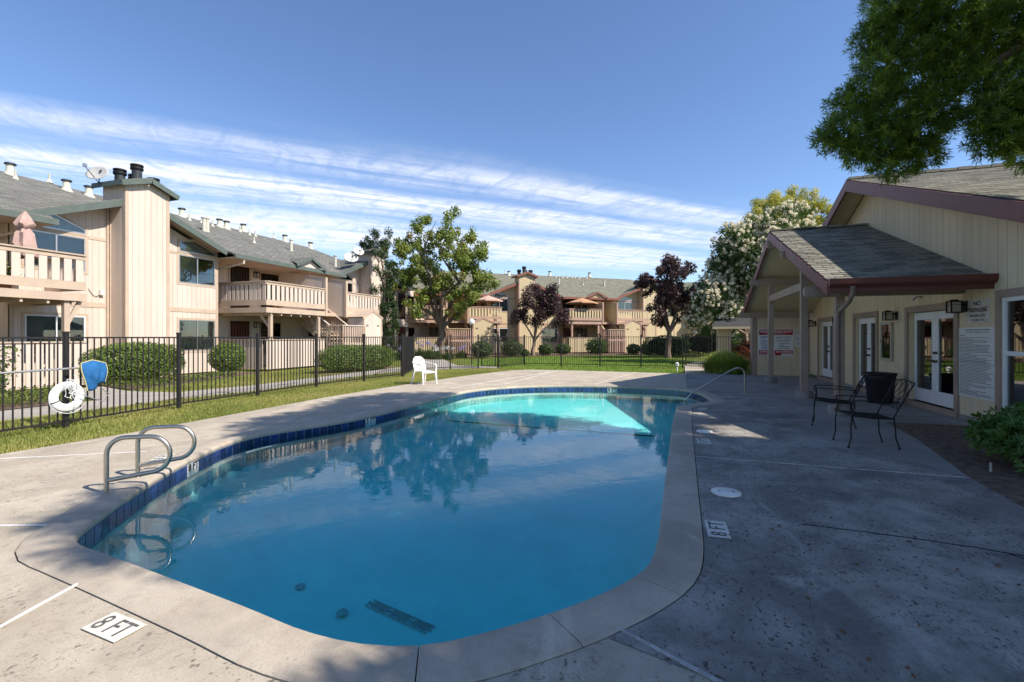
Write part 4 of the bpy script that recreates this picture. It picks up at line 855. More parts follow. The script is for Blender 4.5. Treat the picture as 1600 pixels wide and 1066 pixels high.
# main roof
slopepoly(BC, [(4.5,14.85),(4.5,5.0),(20,5.0),(20,14.85)], lambda x, y: rz(y)-.02, .1, m_slab, 'roof_deck')
slopepoly(BC, [(4.5,14.85),(4.5,25),(20,25),(20,14.85)], lambda x, y: rz(y), .1, m_roofF, 'roof')
def tabs(par, x0, x1, ytop, yeave, zf, mat, tw=.33, ex=.145, single=False, name='shingle', tk=.007):
    """courses of shingle tabs laid from the eave up to the ridge; zf(y) is the deck height"""
    L_ = math.hypot(ytop-yeave, zf(ytop)-zf(yeave)); sg = 1 if ytop > yeave else -1; nc = int(L_/ex); dy = (ytop-yeave)/L_; dz = (zf(ytop)-zf(yeave))/L_
    up = Vector((0,dy,dz)); nrm = Vector((0,-dz*sg, abs(dy))).normalized()
    allv, allf, tone = [], [], []
    for c in range(nc+1):
        off = (c % 2)*tw/2+random.uniform(-.02,.02); x = x0-off
        while x < x1:
            a, b = max(x0, x+.009), min(x1, x+tw-.009); x += tw
            if b-a < .05: continue
            drop = random.uniform(-.008, .012); s0 = c*ex-drop; s1 = min(L_, (c+1)*ex+.03)
            base = Vector((0,yeave,zf(yeave))); lo = base+up*s0; hi = base+up*s1; t0, t1 = tk+random.uniform(0,.003), .002
            p = [Vector((a,lo.y,lo.z)), Vector((b,lo.y,lo.z)), Vector((b,hi.y,hi.z)), Vector((a,hi.y,hi.z))]
            v = p+[p[0]+nrm*t0, p[1]+nrm*t0, p[2]+nrm*t1, p[3]+nrm*t1]
            if single:
                MB().hexa(v).build(name, mat, par)
            else:
                o = len(allv); allv += [tuple(q) for q in v]; allf += [tuple(i+o for i in f) for f in ((4,5,6,7),(0,1,5,4),(1,2,6,5),(3,0,4,7))]; tone += [random.random()]*8
    if not single:
        mb = MB(); mb.v = allv; mb.f = allf; ob = mb.build(name+'s', mat, par); ob['kind'] = 'stuff'
        at_ = ob.data.attributes.new('tone', 'FLOAT', 'POINT'); at_.data.foreach_set('value', tone)
tabs(BC, 4.5, 16, 14.85, 5.0, lambda y: rz(y)-.015, m_roofC)
mb = MB()
for i in range(34): x = 4.5+i*.33; mb.box(x, x+.3, 14.72, 14.98, rz(14.85)-.03, rz(14.85)+.03+.012*(i % 2))
mb.build('ridge_caps', m_roofC, BC)
def rake(par, X, y0, y1, zf, w, th, mat, name):   # board lying in a plane of constant X
    a = Vector((X, y0, zf(y0)-w/2)); b = Vector((X, y1, zf(y1)-w/2)); return MB().hexa([(X-th,y0,zf(y0)-w),(X,y0,zf(y0)-w),(X,y1,zf(y1)-w),(X-th,y1,zf(y1)-w),(X-th,y0,zf(y0)),(X,y0,zf(y0)),(X,y1,zf(y1)),(X-th,y1,zf(y1))]).build(name, mat, par, bevel=.004)
rake(BC, 4.5, 5.0, 14.85, lambda y: rz(y)-.03, .28, .045, m_fasC, 'rake_board'); rake(BC, 4.5, 14.851, 24.5, lambda y: rz(y)-.03, .28, .045, m_fasC, 'rake_board')
for (ya, yb) in ((5.0,14.85),(14.85,24.5)):
    slopepoly(BC, [(4.502,ya),(4.502,yb),(WX-.02,yb),(WX-.02,ya)], lambda x, y: rz(y)-.13, .02, m_soff, 'soffit')
for Y in (17.2,12.0,8.6): MB().box(4.46, WX, Y-.06, Y+.06, rz(Y)-.29, rz(Y)-.155).build('outrigger', m_trimC, BC)
# porch
PZ = 15.1; PXF = 2.72
pz = lambda Y: 4.47-.378*abs(Y-PZ)
slopepoly(BC, [(PXF,PZ),(PXF,9.9),(WX-.045,9.9),(WX-.045,PZ)], lambda x, y: pz(y)-.02, .09, m_slab, 'roof_deck')
slopepoly(BC, [(PXF,PZ),(PXF,20.3),(WX-.045,20.3),(WX-.045,PZ)], lambda x, y: pz(y), .11, m_roofF, 'roof')
tabs(BC, PXF-.02, WX-.045, PZ, 9.86, lambda y: pz(y)-.016, m_roofC, .34, .15, True, tk=.014)
for i in range(8): MB().box(PXF-.02+i*.29, PXF+.25+i*.29, PZ-.12, PZ+.12, pz(PZ)-.015, pz(PZ)+.02+.01*(i % 2)).build('ridge_cap', m_roofC, BC)
rake(BC, PXF, 9.86, PZ, lambda y: pz(y)-.03, .24, .045, m_fasC, 'rake_board'); rake(BC, PXF, PZ+.001, 20.35, lambda y: pz(y)-.03, .24, .045, m_fasC, 'rake_board')
for (ya, yb) in ((9.95,PZ),(PZ,20.3)): slopepoly(BC, [(PXF+.002,ya),(PXF+.002,yb),(WX-.03,yb),(WX-.03,ya)], lambda x, y: pz(y)-.125, .02, m_soff, 'soffit')
gt = MB().prism([(PXF-.03,9.85,2.50),(PXF-.03,9.85,2.38),(PXF-.03,9.80,2.37),(PXF-.03,9.75,2.42),(PXF-.03,9.74,2.515)], (WX-PXF+.08,0,0)).build('gutter', m_fasC, BC); cbox('fascia', PXF, WX+.0, 9.856, 9.90, 2.28, 2.44, m_fasC)
# columns, footings, beams
for X_, Y_, ht in ((3.12,10.75,2.62),(3.12,13.3,3.62),(3.14,17.4,3.42)):
    cl_ = cbox('column', X_-.075, X_+.075, Y_-.075, Y_+.075, .17, ht, m_trimC, bevel=.006)
    MB().lathe([(.2,0),(.195,.15),(.17,.18),(0,.18)], (X_,Y_,.004), 20).build('footing', concrete('footing_concrete', (.32,.29,.25), (.22,.2,.17), .3, 30), cl_, True)
def beam(x0, x1, Y, z0, z1, w=.13):
    b = MB().prism([(x0+.05,Y-w/2,z0),(x1,Y-w/2,z0),(x1,Y-w/2,z1),(x0+.03,Y-w/2,z1),(x0,Y-w/2,z1-.03),(x0,Y-w/2,z0+.05)], (0,w,0)).build('beam', m_trimC, BC, bevel=.006)
beam(2.52, WX-.05, 10.75, 2.27, 2.47); beam(2.62, WX-.05, PZ, 3.98, 4.2); beam(2.52, WX-.05, 17.4, 3.16, 3.36); beam(2.52, WX-.2, 19.95, 2.2, 2.4); beam(2.62, WX-.05, 13.3, 3.42, 3.6)
MB().bar((3.12,13.38,2.72),(3.14,17.32,2.72), .11, .2).build('tie_beam', m_trimC, BC, bevel=.006)
MB().tube([(3.05,9.80,2.38),(3.05,9.82,2.25),(3.05,10.0,2.12),(3.06,10.5,1.98),(3.06,10.64,1.85),(3.06,10.64,.25),(3.0,10.5,.12)], .042, 10).build('downspout', M('bronze_gutter', (.25,.18,.14), .5, .1, 5), BC, True)
MB().tube([(WX-.02,12.2,2.33),(WX-.12,12.2,2.33),(WX-.16,12.25,2.27)], .02, 6).build('hose_bib', m_steel, BC)

# lanterns
def wall_lantern(loc, label, sc=1.):
    e = empty('wall_lantern', loc); tag(e, label, 'wall lantern', 'black lanterns on the clubhouse wall')
    lantern_mb(sc).build('lantern_cage', m_black, e)
    MB().box(-.074*sc, .074*sc, -.074*sc, .074*sc, -.095*sc, .095*sc).build('lantern_glass', m_frost, e)
    b = MB(); b.box(.09*sc, .165, -.02, .02, .02, .06); b.box(.155, .172, -.06, .06, -.09, .1); b.build('bracket', m_black, e)
    return e
for loc, lab, sc in (((WX-.19,10.64,2.03),'large black lantern above the French doors beside the NO TRESPASSING sign',.9),((WX-.19,13.38,1.98),'black lantern above the glazed notice box',.88),((WX-.19,17.0,1.98),'black lantern between the middle and far French doors',.9),((WX-.19,19.85,1.96),'farthest black lantern in the corner beside the far French doors',.9)): wall_lantern(loc, lab, sc)
# notice box
nb = empty('notice_box', (WX-.02,13.85,1.38)); tag(nb, 'glazed beige notice box between two sets of French doors', 'notice box')
fr = MB(); fr.box(-.05,0,-.31,-.25,-.46,.46); fr.box(-.05,0,.25,.31,-.46,.46); fr.box(-.05,0,-.25,.25,.4,.46); fr.box(-.05,0,-.25,.25,-.46,-.4); fr.build('frame', M('beige_frame', (.42,.38,.29), .5, .06, 6), nb, bevel=.004)
MB().box(-.015,-.001,-.25,.25,-.4,.4).build('backing', M('cork_board', (.5,.44,.32), .9, .1, 6), nb); MB().box(-.035,-.031,-.249,.249,-.399,.399).build('pane', m_glass, nb)
MB().box(-.02,-.016,-.18,.05,-.2,.32).build('paper', m_white, nb); MB().box(-.056,-.0505,.268,.292,-.04,.03).build('latch', m_black, nb)
# signs
def sign(name, label, loc, ex, w, h, mat, cat='sign'):
    e = empty(name, loc); tag(e, label, cat); ex = Vector(ex); n = ex.cross(Vector((0,0,1)))
    MB().prism([ex*0, ex*w, ex*w+Vector((0,0,h)), Vector((0,0,h))], n*.006).build('sign_panel', mat, e); return e, ex, n
m_signw = M('sign_white', (.74,.72,.68), .45, .05, 8); m_signr = M('sign_red', (.42,.02,.03), .4, .08, 8); m_signb = M('sign_blue', (.03,.06,.26), .5, .1, 8); m_ink = M('sign_ink', (.03,.03,.03), .6, .2, 20)
m_rust = M('rusty_sign', (.62,.60,.52), .6, .1, 5, col2=(.46,.42,.34))
UP = Vector((0,0,1))
# NO TRESPASSING (rusty)
e, ex, n = sign('warning_sign', 'small rusty white NO TRESPASSING sign above the pool rules', (WX-.018,10.63,1.73), (0,-1,0), .66, .42, m_rust)
n = ex.cross(UP)
for tx, y, hh, ww in (('NO',.295,.085,.2),('TRESPASSING',.19,.075,.54),('MUNICIPAL CODE',.105,.045,.42),('110.28.110',.035,.04,.34)):
    lettering(tx, .1, ex*(.33-ww/2)+UP*y, ex, UP, m_ink, e, .0075, wid=ww, ht=hh)
mb = MB(); 
for i in range(26): a = random.gauss(.5,.06); b = random.gauss(.2,.05); s = random.uniform(.006,.018); q = ex*a+UP*b+n*.0082; mb.prism([q, q+ex*s, q+ex*s*.8+UP*s, q+UP*s*.7], n*.0006)
for i in range(10): q = ex*random.uniform(.5,.63)+UP*random.uniform(.005,.06)+n*.008; s = random.uniform(.008,.02); mb.prism([q, q+ex*s, q+UP*s], n*.0005)
mb.build('rust_stain', m_bdoor, e)
def inkrows(e, ex, n, x0, x1, ytop, ybot, rows, th, mat, seed=1, dens=.92, bold=(), wmax=1.0):
    rr = random.Random(seed); mb = MB()
    for r in range(rows):
        y = ytop-(ytop-ybot)*(r+.5)/rows; x = x0+(0 if rr.random() < .3 else .012); end = x0+(x1-x0)*(rr.uniform(.78,1.0) if rr.random() < .8 else rr.uniform(.3,.6)); hh = (ytop-ybot)/rows*(.36 if r not in bold else .5)
        while x < end:
            w = rr.uniform(.012,.05); w = min(w, end-x); q = ex*x+UP*(y-hh/2)+n*th; mb.prism([q, q+ex*w, q+ex*w+UP*hh, q+UP*hh], n*.0004); x += w+.008
    mb.build('small_print', mat, e)
e, ex, n = sign('rules_sign', 'tall white pool rules board beside the right-hand window', (WX-.018,10.87,.44), (0,-1,0), 1.08, 1.22, M('rules_board', (.66,.66,.62), .5, .04, 8))
n = ex.cross(UP)
lettering("Park West Homeowners' Association", .03, ex*.22+UP*1.165, ex, UP, m_ink, e, .0075, wid=.7, ht=.026); lettering('Pool Rules - Adopted July 21, 2014', .03, ex*.22+UP*1.12, ex, UP, m_ink, e, .0075, wid=.66, ht=.026); lettering('Pool Rules:', .03, ex*.05+UP*1.07, ex, UP, m_ink, e, .0075, wid=.17, ht=.022)
inkrows(e, ex, n, .04, 1.02, 1.05, .03, 41, .0075, m_ink, 3, bold=(16,17,38))
mb = MB(); [mb.lathe([(.008,0),(.006,.004),(0,.005)], (0,0,0), 8) for _ in range(1)]
# big warning board on the wing wall
e, ex, n = sign('warning_sign', 'large red, white and blue board with WARNING, CAUTION and NO DIVING', (3.29,20.672,.74), (1,0,0), 1.22, 1.06, m_signw); n = ex.cross(UP)
def panel(x0, x1, z0, z1, mat, th=.0072): MB().prism([ex*x0+UP*z0+n*th, ex*x1+UP*z0+n*th, ex*x1+UP*z1+n*th, ex*x0+UP*z1+n*th], n*.0006).build('colour_band', mat, e)
panel(.03,1.19,.82,1.03,m_signr); panel(.03,.55,.03,.24,m_signr); panel(.58,1.19,.03,.24,m_signr); panel(.8,1.18,.035,.105,m_signw,.0082); panel(.28,.36,.035,.105,m_signw,.0082)
lettering('WARNING NO LIFEGUARD ON DUTY', .1, ex*.06+UP*.9, ex, UP, m_signw, e, .0085, wid=1.1, ht=.1); inkrows(e, ex, n, .25, .95, .875, .835, 1, .0083, m_signw, 5)
lettering('CAUTION', .1, ex*.06+UP*.7, ex, UP, m_signb, e, .0085, wid=.47, ht=.08); inkrows(e, ex, n, .08, .53, .68, .27, 9, .0075, m_signb, 6)
lettering('911', .1, ex*.64+UP*.66, ex, UP, m_signb, e, .0085, wid=.16, ht=.1); inkrows(e, ex, n, .86, 1.16, .77, .65, 3, .0075, m_signb, 9); inkrows(e, ex, n, .62, 1.16, .63, .56, 2, .0075, m_ink, 10); inkrows(e, ex, n, .7, 1.12, .52, .28, 4, .0075, m_ink, 7)
lettering('CAPACITY', .1, ex*.06+UP*.14, ex, UP, m_signw, e, .0085, wid=.46, ht=.08); lettering('NO DIVING', .1, ex*.62+UP*.14, ex, UP, m_signw, e, .0085, wid=.53, ht=.08)
lettering('PEOPLE', .1, ex*.06+UP*.05, ex, UP, m_signw, e, .0085, wid=.2, ht=.045); lettering('14', .1, ex*.285+UP*.045, ex, UP, m_ink, e, .0092, wid=.07, ht=.05)
e, ex, n = sign('pool_sign', 'white sign with blue CLOSED lettering on the porch end wall', (4.55,20.672,1.12), (1,0,0), .44, .38, m_signw); n = ex.cross(UP)
lettering('CLOSED', .1, ex*.04+UP*.24, ex, UP, m_signb, e, .0085, wid=.36, ht=.1); inkrows(e, ex, n, .05, .4, .19, .05, 3, .0075, m_signb, 8)
e, ex, n = sign('pool_sign', 'small white paper notice above the blue-lettered sign', (4.545,20.672,1.53), (1,0,0), .2, .26, m_signw); n = ex.cross(UP); inkrows(e, ex, n, .02, .18, .24, .03, 6, .0075, m_signr, 12)

# ------------------------------------------------------------------ fences
def fence(name, pts, label, posts_at=None, h=1.5, pitch=.116, lead=0, rails=True):
    e = empty(name, (pts[0][0], pts[0][1], 0)); o = Vector((*pts[0], 0)); tag(e, label, 'fence' if name != 'pool_gate' else 'gate', 'black metal pool fence' if name != 'pool_gate' else None)
    pk = shared('picket', lambda: MB().box(-.0085,.0085,-.0085,.0085,.06,1.47).mesh('picket', m_fence)); 
    po = shared('post', lambda: MB().box(-.032,.032,-.032,.032,-.05,1.56).box(-.038,.038,-.038,.038,1.56,1.585).mesh('post', m_fence))
    acc = pitch
    for i, (a, b) in enumerate(zip(pts, pts[1:])):
        a, b = Vector((*a,0))-o, Vector((*b,0))-o; L_ = (b-a).length; d = (b-a)/L_; ang = math.atan2(d.y,d.x)
        place('post', po, e, a, ang)
        k = int((L_-.06)/pitch)
        for j in range(1, k+1): p = a+d*(j*L_/(k+1)); place('picket', pk, e, p, ang)
        for z, hh in ((.08,.03),(1.48,.028)): MB().bar(a+d*.03+UP*z, b-d*.03+UP*z, .028, hh).build('rail', m_fence, e)
    place('post', po, e, b, ang); return e
fence('metal_fence', [(-9.42,-.9),(-9.45,1.2),(-9.5,3.22),(-9.6,5.32),(-9.85,7.46),(-10.0,9.65),(-10.0,11.8),(-9.82,13.9),(-9.58,15.95)], 'long black metal picket fence along the left lawn, carrying the life ring')
fence('metal_fence', [(-9.56,16.0),(-10.65,18.7),(-9.65,20.3),(-8.6,21.15)], 'short angled run of black fence behind the white plastic chair')
fence('metal_fence', [(-7.72,21.5),(-7.3,24.45),(-5.3,24.4),(-3.3,24.35),(-1.3,24.32),(.62,24.3)], 'black metal fence across the far lawn in front of the far building')
fence('metal_fence', [(1.92,24.3),(3.6,24.3),(5.3,24.3)], 'black fence run right of the far gate behind the grass clump')
def gate(a, b, label):
    a = Vector((*a,0)); b = Vector((*b,0)); e = empty('pool_gate', a, 0); tag(e, label, 'gate'); d = b-a; L_ = d.length; d.normalize(); ang = math.atan2(d.y,d.x)
    fr = MB(); fr.bar(d*.05+UP*.1, d*(L_-.05)+UP*.1, .035,.035); fr.bar(d*.05+UP*1.5, d*(L_-.05)+UP*1.5, .035,.035); fr.bar(d*.06+UP*.1, d*.06+UP*1.5, .035,.035); fr.bar(d*(L_-.06)+UP*.1, d*(L_-.06)+UP*1.5, .035,.035); fr.build('gate_frame', m_fence, e)
    pk = _mesh['picket']; k = int(L_/.1)
    for j in range(1,k): place('picket', pk, e, d*(j*L_/k)+UP*.02, ang)
    # fine mesh panel that keeps hands from the latch
    nm = Vector((-d.y,d.x,0)); ms_ = MB()
    for j in range(int(L_/.035)): q = d*(.08+j*.035); ms_.bar(q+UP*.12+nm*.02, q+UP*1.48+nm*.02, .003,.003)
    for j in range(36): z = .14+j*.038; ms_.bar(d*.07+UP*z+nm*.022, d*(L_-.07)+UP*z+nm*.022, .003,.003)
    ms_.build('mesh_panel', m_fence, e); MB().bar(d*.1+UP*1.0+nm*.03-d*.06, d*.1+UP*1.0+nm*.03+d*.05, .05,.12).build('latch', m_black, e)
gate((-8.52,21.2), (-7.78,21.47), 'narrow black gate with mesh panel at the left end of the far lawn')
gate((.7,24.3), (1.84,24.3), 'black metal gate across the path beside the grass clump')

# ------------------------------------------------------------------ pool fittings and furniture
def arc(c, u, v, r, a0, a1, n=7): c = Vector(c); return [c+Vector(u)*(r*math.cos(a0+(a1-a0)*i/n))+Vector(v)*(r*math.sin(a0+(a1-a0)*i/n)) for i in range(n+1)]
def ladder_rail():
    e = empty('ladder_rail', (-5.10,3.15,0)); u = Vector((1,0,0)); P_ = math.pi
    pts = [Vector((0,0,0)), Vector((0,0,.36))]+arc((.16,0,.37), u, UP, .16, P_, P_/2)+arc((.36,0,.355), u, UP, .175, P_/2, -P_*.40, 10)+[Vector((.06,0,.135)), Vector((.02,0,.13))]
    MB().tube(pts, .0215, 12).build('rail_tube', m_steel, e, True); MB().lathe([(.045,.0),(.042,.012),(.024,.018)], (0,0,0), 16).build('flange', m_steel, e, True); return e
lr = ladder_rail(); lr.rotation_euler.z = math.atan2(.52,.85); tag(lr, 'nearer bent stainless ladder rail on the left coping', 'ladder rail', 'stainless pool ladder rails')
dup(lr, (-5.36,3.61,0), math.atan2(.52,.85), 'farther bent stainless ladder rail on the left coping')
e = empty('grab_rail', (1.88,13.77,0)); tag(e, 'long sloping stainless handrail at the pool steps', 'handrail')
MB().tube([(0,0,-.02),(0,0,.5)]+arc((-.16,-.03,.52), (.98,.16,0), UP, .16, 0, math.pi*.62, 8)+[Vector((-.4,-.09,.58)), Vector((-1.3,-.38,.03)), Vector((-1.42,-.42,-.1)), Vector((-1.44,-.43,-.3))], .0225, 12).build('rail_tube', m_steel, e, True)
MB().lathe([(.05,.004),(.045,.014),(.024,.02)], (0,0,0), 16).build('flange', m_steel, e, True)

# ladder treads under water
lt = empty('pool_ladder_steps', (-4.9,3.55,0)); tag(lt, 'cream ladder treads under water below the ladder rails', 'ladder steps')
for k in range(2): MB().box(-.0,.12,-.24,.24,-.32-.25*k,-.29-.25*k).build('tread', m_plastic, lt).rotation_euler.z = math.atan2(.52,.85)

# life ring
lb = empty('life_ring', (-9.50,5.28,.50)); tag(lb, 'white life ring hanging on the left fence post', 'life ring')
mb = MB(); nM, nm_ = 40, 14
for i in range(nM):
    a = 2*math.pi*i/nM
    for j in range(nm_): b = 2*math.pi*j/nm_; rr = .185+.068*math.cos(b); mb.v.append((.042*math.sin(b), rr*math.cos(a), rr*math.sin(a)))
for i in range(nM):
    for j in range(nm_): mb.f.append((i*nm_+j, ((i+1) % nM)*nm_+j, ((i+1) % nM)*nm_+(j+1) % nm_, i*nm_+(j+1) % nm_))
mb.build('ring', m_white, lb, True)
m_rope = M('white_rope', (.68,.68,.70), .8, .1, 30)
for s in range(4):
    a = R(20+90*s); mb = MB(); mb.tube([Vector((.052*math.sin(t), (.185+.074*math.cos(t))*math.cos(a), (.185+.074*math.cos(t))*math.sin(a))) for t in np.linspace(0,2*math.pi,13)], .006, 5); mb.build('strap', m_black if s == 2 else m_rope, lb)
lp = [Vector((.05+.02*math.sin(t*3), .27*math.cos(t), .27*math.sin(t)-.0)) for t in np.linspace(math.pi*1.0,math.pi*1.75,16)]; MB().tube(lp, .006, 5).build('grab_line', m_rope, lb)
rp = empty('throw_rope', (-9.44,5.30,.76)); tag(rp, 'tangle of thin white rope looped over the life ring', 'rope')
for k in range(3):
    ph = random.uniform(0,6); a_, b_ = random.uniform(.04,.10), random.uniform(.08,.17); cy = random.uniform(-.05,.08)
    MB().tube([Vector((.03+.02*math.sin(3*t+ph), cy+a_*math.sin(t)+.02*math.sin(5*t+ph), -.05-.5*b_+b_*math.cos(t)+.015*math.sin(4*t))) for t in np.linspace(0,2*math.pi,26)], .0055, 5).build('rope_loop', m_rope, rp)
MB().tube([Vector((.03, .03+.03*math.sin(t*2.3), .1-.5*t/6.28-.06*math.sin(t))) for t in np.linspace(0,6.28,30)], .006, 5).build('rope_tail', m_rope, rp)
# pole with skimmer net
sk = empty('pool_net', (-9.42,2.50,.92)); tag(sk, 'blue leaf net on a long aluminium pole hung along the fence', 'pool net')
MB().tube([(0,-1.5,-.03),(0,2.88,.055)], .017, 10).build('pole', m_alu, sk, True)
nb_ = MB(); NU, NV = 14, 12; gridv = []
def netp(u, v):   # u across 0..1, v top..bottom
    w = .185*(1-.06*v+.06*math.sin(v*6)); y = (u-.5)*2*w*(1-.25*(v**3)); z = .12-(.40+.07*math.sin(u*5+1))*v-.03*math.sin(u*math.pi)*(1 if v < .1 else 0)+(.03*math.sin(u*math.pi))*(1-v); x = .03+.07*math.sin(u*math.pi)*(math.sin(v*2.6))+.022*math.sin(u*13+v*4)*min(1,v*1.5)+.012*math.sin(u*29-v*3)*v
    return Vector((x, 3.10+y+.05*v, z+.06*(1-abs(u-.45)*1.8)*(1-v)))
for j in range(NV+1):
    for i in range(NU+1): nb_.v.append(tuple(netp(i/NU, j/NV)))
for j in range(NV):
    for i in range(NU): a = j*(NU+1)+i; nb_.f.append((a,a+1,a+NU+2,a+NU+1))
o_ = nb_.build('net_bag', M('blue_mesh', (.02,.13,.34), .8, .15, 8, .3, 200), sk, True)
so = o_.modifiers.new('solid','SOLIDIFY'); so.thickness = .006
rim = [netp(0,j/8) for j in range(8,-1,-1)]+[netp(i/12,0) for i in range(1,13)]+[netp(1,j/8) for j in range(1,8)]
MB().tube([p+Vector((.004,0,0)) for p in rim], .008, 6).build('rim', M('yellow_rim', (.62,.55,.25), .6, .1, 9), sk, True)
MB().tube([Vector((.04, 3.2+.14*math.sin(t), -.3-.26*t/3.14-.03*math.sin(2*t))) if t < 2.6 else Vector((.04,3.2+.14*math.sin(t)-.1*(t-2.6), -.3-.26*2.6/3.14-.05+.11*(t-2.6))) for t in np.linspace(0,4.2,26)], .007, 6).build('hook', m_alu, sk, True)

# white resin chair
def resin_chair():
    e = empty('garden_chair', (-7.36,13.6,0), R(-22)); tag(e, 'white plastic garden chair with lattice back on the lawn edge', 'chair')
    # seat faces +x
    st = MB(); n = 9
    for j in range(n+1):
        for i in range(n+1):
            x = -.22+.46*i/n; y = (-.23+.46*j/n)*(1-.08*(1-i/n)); z = .40+.015*math.cos((i/n-.4)*3)-.018*math.sin(math.pi*j/n)-(.02 if i == n else 0); st.v.append((x,y,z))
    for j in range(n):
        for i in range(n): a = j*(n+1)+i; st.f.append((a,a+1,a+n+2,a+n+1))
    s = st.build('seat', m_plastic, e, True); q = s.modifiers.new('solid','SOLIDIFY'); q.thickness = .022; q.offset = -1
    # back: rounded shell with slots
    bk = MB(); NU, NV = 22, 16
    def bp_(u, v):
        a = (u-.5)*2; w = .25*math.sqrt(max(0,1-(max(0,v-.45)/.58)**2.4)); return Vector((-.24-.14*v+.06*a*a, a*w, .40+.46*v))
    for j in range(NV+1):
        for i in range(NU+1): bk.v.append(tuple(bp_(i/NU, j/NV)))
    for j in range(NV):
        for i in range(NU):
            hole = 3 <= i < NU-3 and 3 <= j < NV-3 and (i+j) % 2 == 0
            if not hole: a = j*(NU+1)+i; bk.f.append((a,a+1,a+NU+2,a+NU+1))
    b = bk.build('backrest', m_plastic, e, True); q = b.modifiers.new('solid','SOLIDIFY'); q.thickness = .014
    for sy in (-1,1):
        pts = [Vector((-.30,sy*.24,.68)), Vector((-.18,sy*.28,.66)), Vector((.0,sy*.295,.635)), Vector((.16,sy*.295,.63)), Vector((.23,sy*.285,.58)), Vector((.235,sy*.27,.42)), Vector((.26,sy*.27,.0))]
        mb = MB()
        for a, c in zip(pts, pts[1:]): mb.bar(a-(c-a)*.04, c+(c-a)*.04, .05, .022, up=(0,0,1) if abs((c-a).z) < .08 else (1,0,0))
        mb.build('armrest', m_plastic, e, bevel=.006)
        mb = MB(); mb.hexa([(-.34,sy*.27-.02,0),(-.30,sy*.27-.02,0),(-.30,sy*.27+.02,0),(-.34,sy*.27+.02,0),(-.26,sy*.22-.03,.42),(-.19,sy*.22-.03,.42),(-.19,sy*.22+.02,.42),(-.26,sy*.22+.02,.42)]); mb.build('leg', m_plastic, e, bevel=.006)
        mb = MB(); mb.hexa([(.24,sy*.27-.02,0),(.28,sy*.27-.02,0),(.28,sy*.27+.02,0),(.24,sy*.27+.02,0),(.19,sy*.25-.03,.41),(.25,sy*.25-.03,.41),(.25,sy*.25+.03,.41),(.19,sy*.25+.03,.41)]); mb.build('leg', m_plastic, e, bevel=.006)
resin_chair()
# wrought iron chairs
def iron_chair(loc, rz_, label):
    e = empty('patio_chair', loc, rz_); tag(e, label, 'chair', 'black wrought iron chairs outside the clubhouse'); r = .008
    # faces -x. seat
    st = MB(); 
    W2 = .255
    st.tube([(-.26,-W2,.43),(-.26,W2,.43),(-.0,W2,.405),(.24,W2*.85,.40),(.24,-W2*.85,.40),(0,-W2,.405),(-.26,-W2,.43)], .008, 6); st.build('seat_frame', m_black, e, True)
    sm_ = MB(); xs = np.linspace(-.255,.235,22)
    for x in xs: z = .43 if x < -.2 else .43-.03*min(1,(x+.26)/.26); w = W2 if x < 0 else W2*(1-.15*x/.24); sm_.bar((x,-w,z-.004),(x,w,z-.004), .016,.003)
    for y in np.linspace(-W2*.85,W2*.85,20): sm_.bar((-.255,y,.43-.006),(0,y,.402),.012,.003); sm_.bar((0,y,.402),(.235,y*.95,.396),.012,.003)
    sm_.build('seat', m_black, e)
    # back uprights + top + lattice of crossing wires
    def bq(u, v): return Vector((.24+.20*v+.02*v*v, (u-.5)*2*(W2*.85+.03*v), .42+.46*v+.03*math.sin(u*math.pi)*v))
    for u in (0,1):
        MB().tube([bq(u,v) for v in np.linspace(-.02,1,10)]+[], .009, 6).build('back_upright', m_black, e, True)
    MB().tube([bq(u,1) for u in np.linspace(0,1,10)], .009, 6).build('top_rail', m_black, e, True); MB().tube([bq(u,.25) for u in np.linspace(0,1,8)], .007, 6).build('lower_rail', m_black, e, True)
    for k in range(4):
        u0 = (k+.5)/4
        for s in (-1,1): MB().tube([bq(u0+s*.12*math.sin(math.pi*2*(v-.25)/.75)*1.0, v) for v in np.linspace(.25,1,16)], .004, 5).build('back_wire', m_black, e, True)
    for sy in (-1,1):
        MB().tube([Vector((.30,sy*(W2*.87),.62)), Vector((.1,sy*(W2+.015),.635)), Vector((-.18,sy*(W2+.03),.64)), Vector((-.26,sy*(W2+.03),.635)), Vector((-.285,sy*(W2+.03),.61)), Vector((-.26,sy*(W2+.03),.585)), Vector((-.235,sy*(W2+.03),.60))], .008, 6).build('armrest', m_black, e, True)
        MB().tube([Vector((-.25,sy*(W2+.03),.63)), Vector((-.235,sy*(W2+.02),.54)), Vector((-.26,sy*W2,.43)), Vector((-.275,sy*W2,.28)), Vector((-.27,sy*W2,.14)), Vector((-.3,sy*W2,.012))], .0085, 6).build('leg', m_black, e, True)
        MB().tube([Vector((.24,sy*W2*.85,.42)), Vector((.255,sy*W2*.87,.3)), Vector((.26,sy*W2*.88,.15)), Vector((.30,sy*W2*.9,.012))], .0085, 6).build('leg', m_black, e, True)
        for x, y in ((-.3,W2),(.30,W2*.9)): MB().lathe([(.018,0),(.016,.012),(.008,.016)], (x,sy*y,.002), 10).build('foot', m_black, e, True)
    return e
iron_chair((2.64,9.40,.004), R(-14), 'wrought iron chair beside the porch column, farther of the pair')
iron_chair((2.58,7.82,.004), R(4), 'wrought iron chair nearest the garden bed, nearer of the pair')
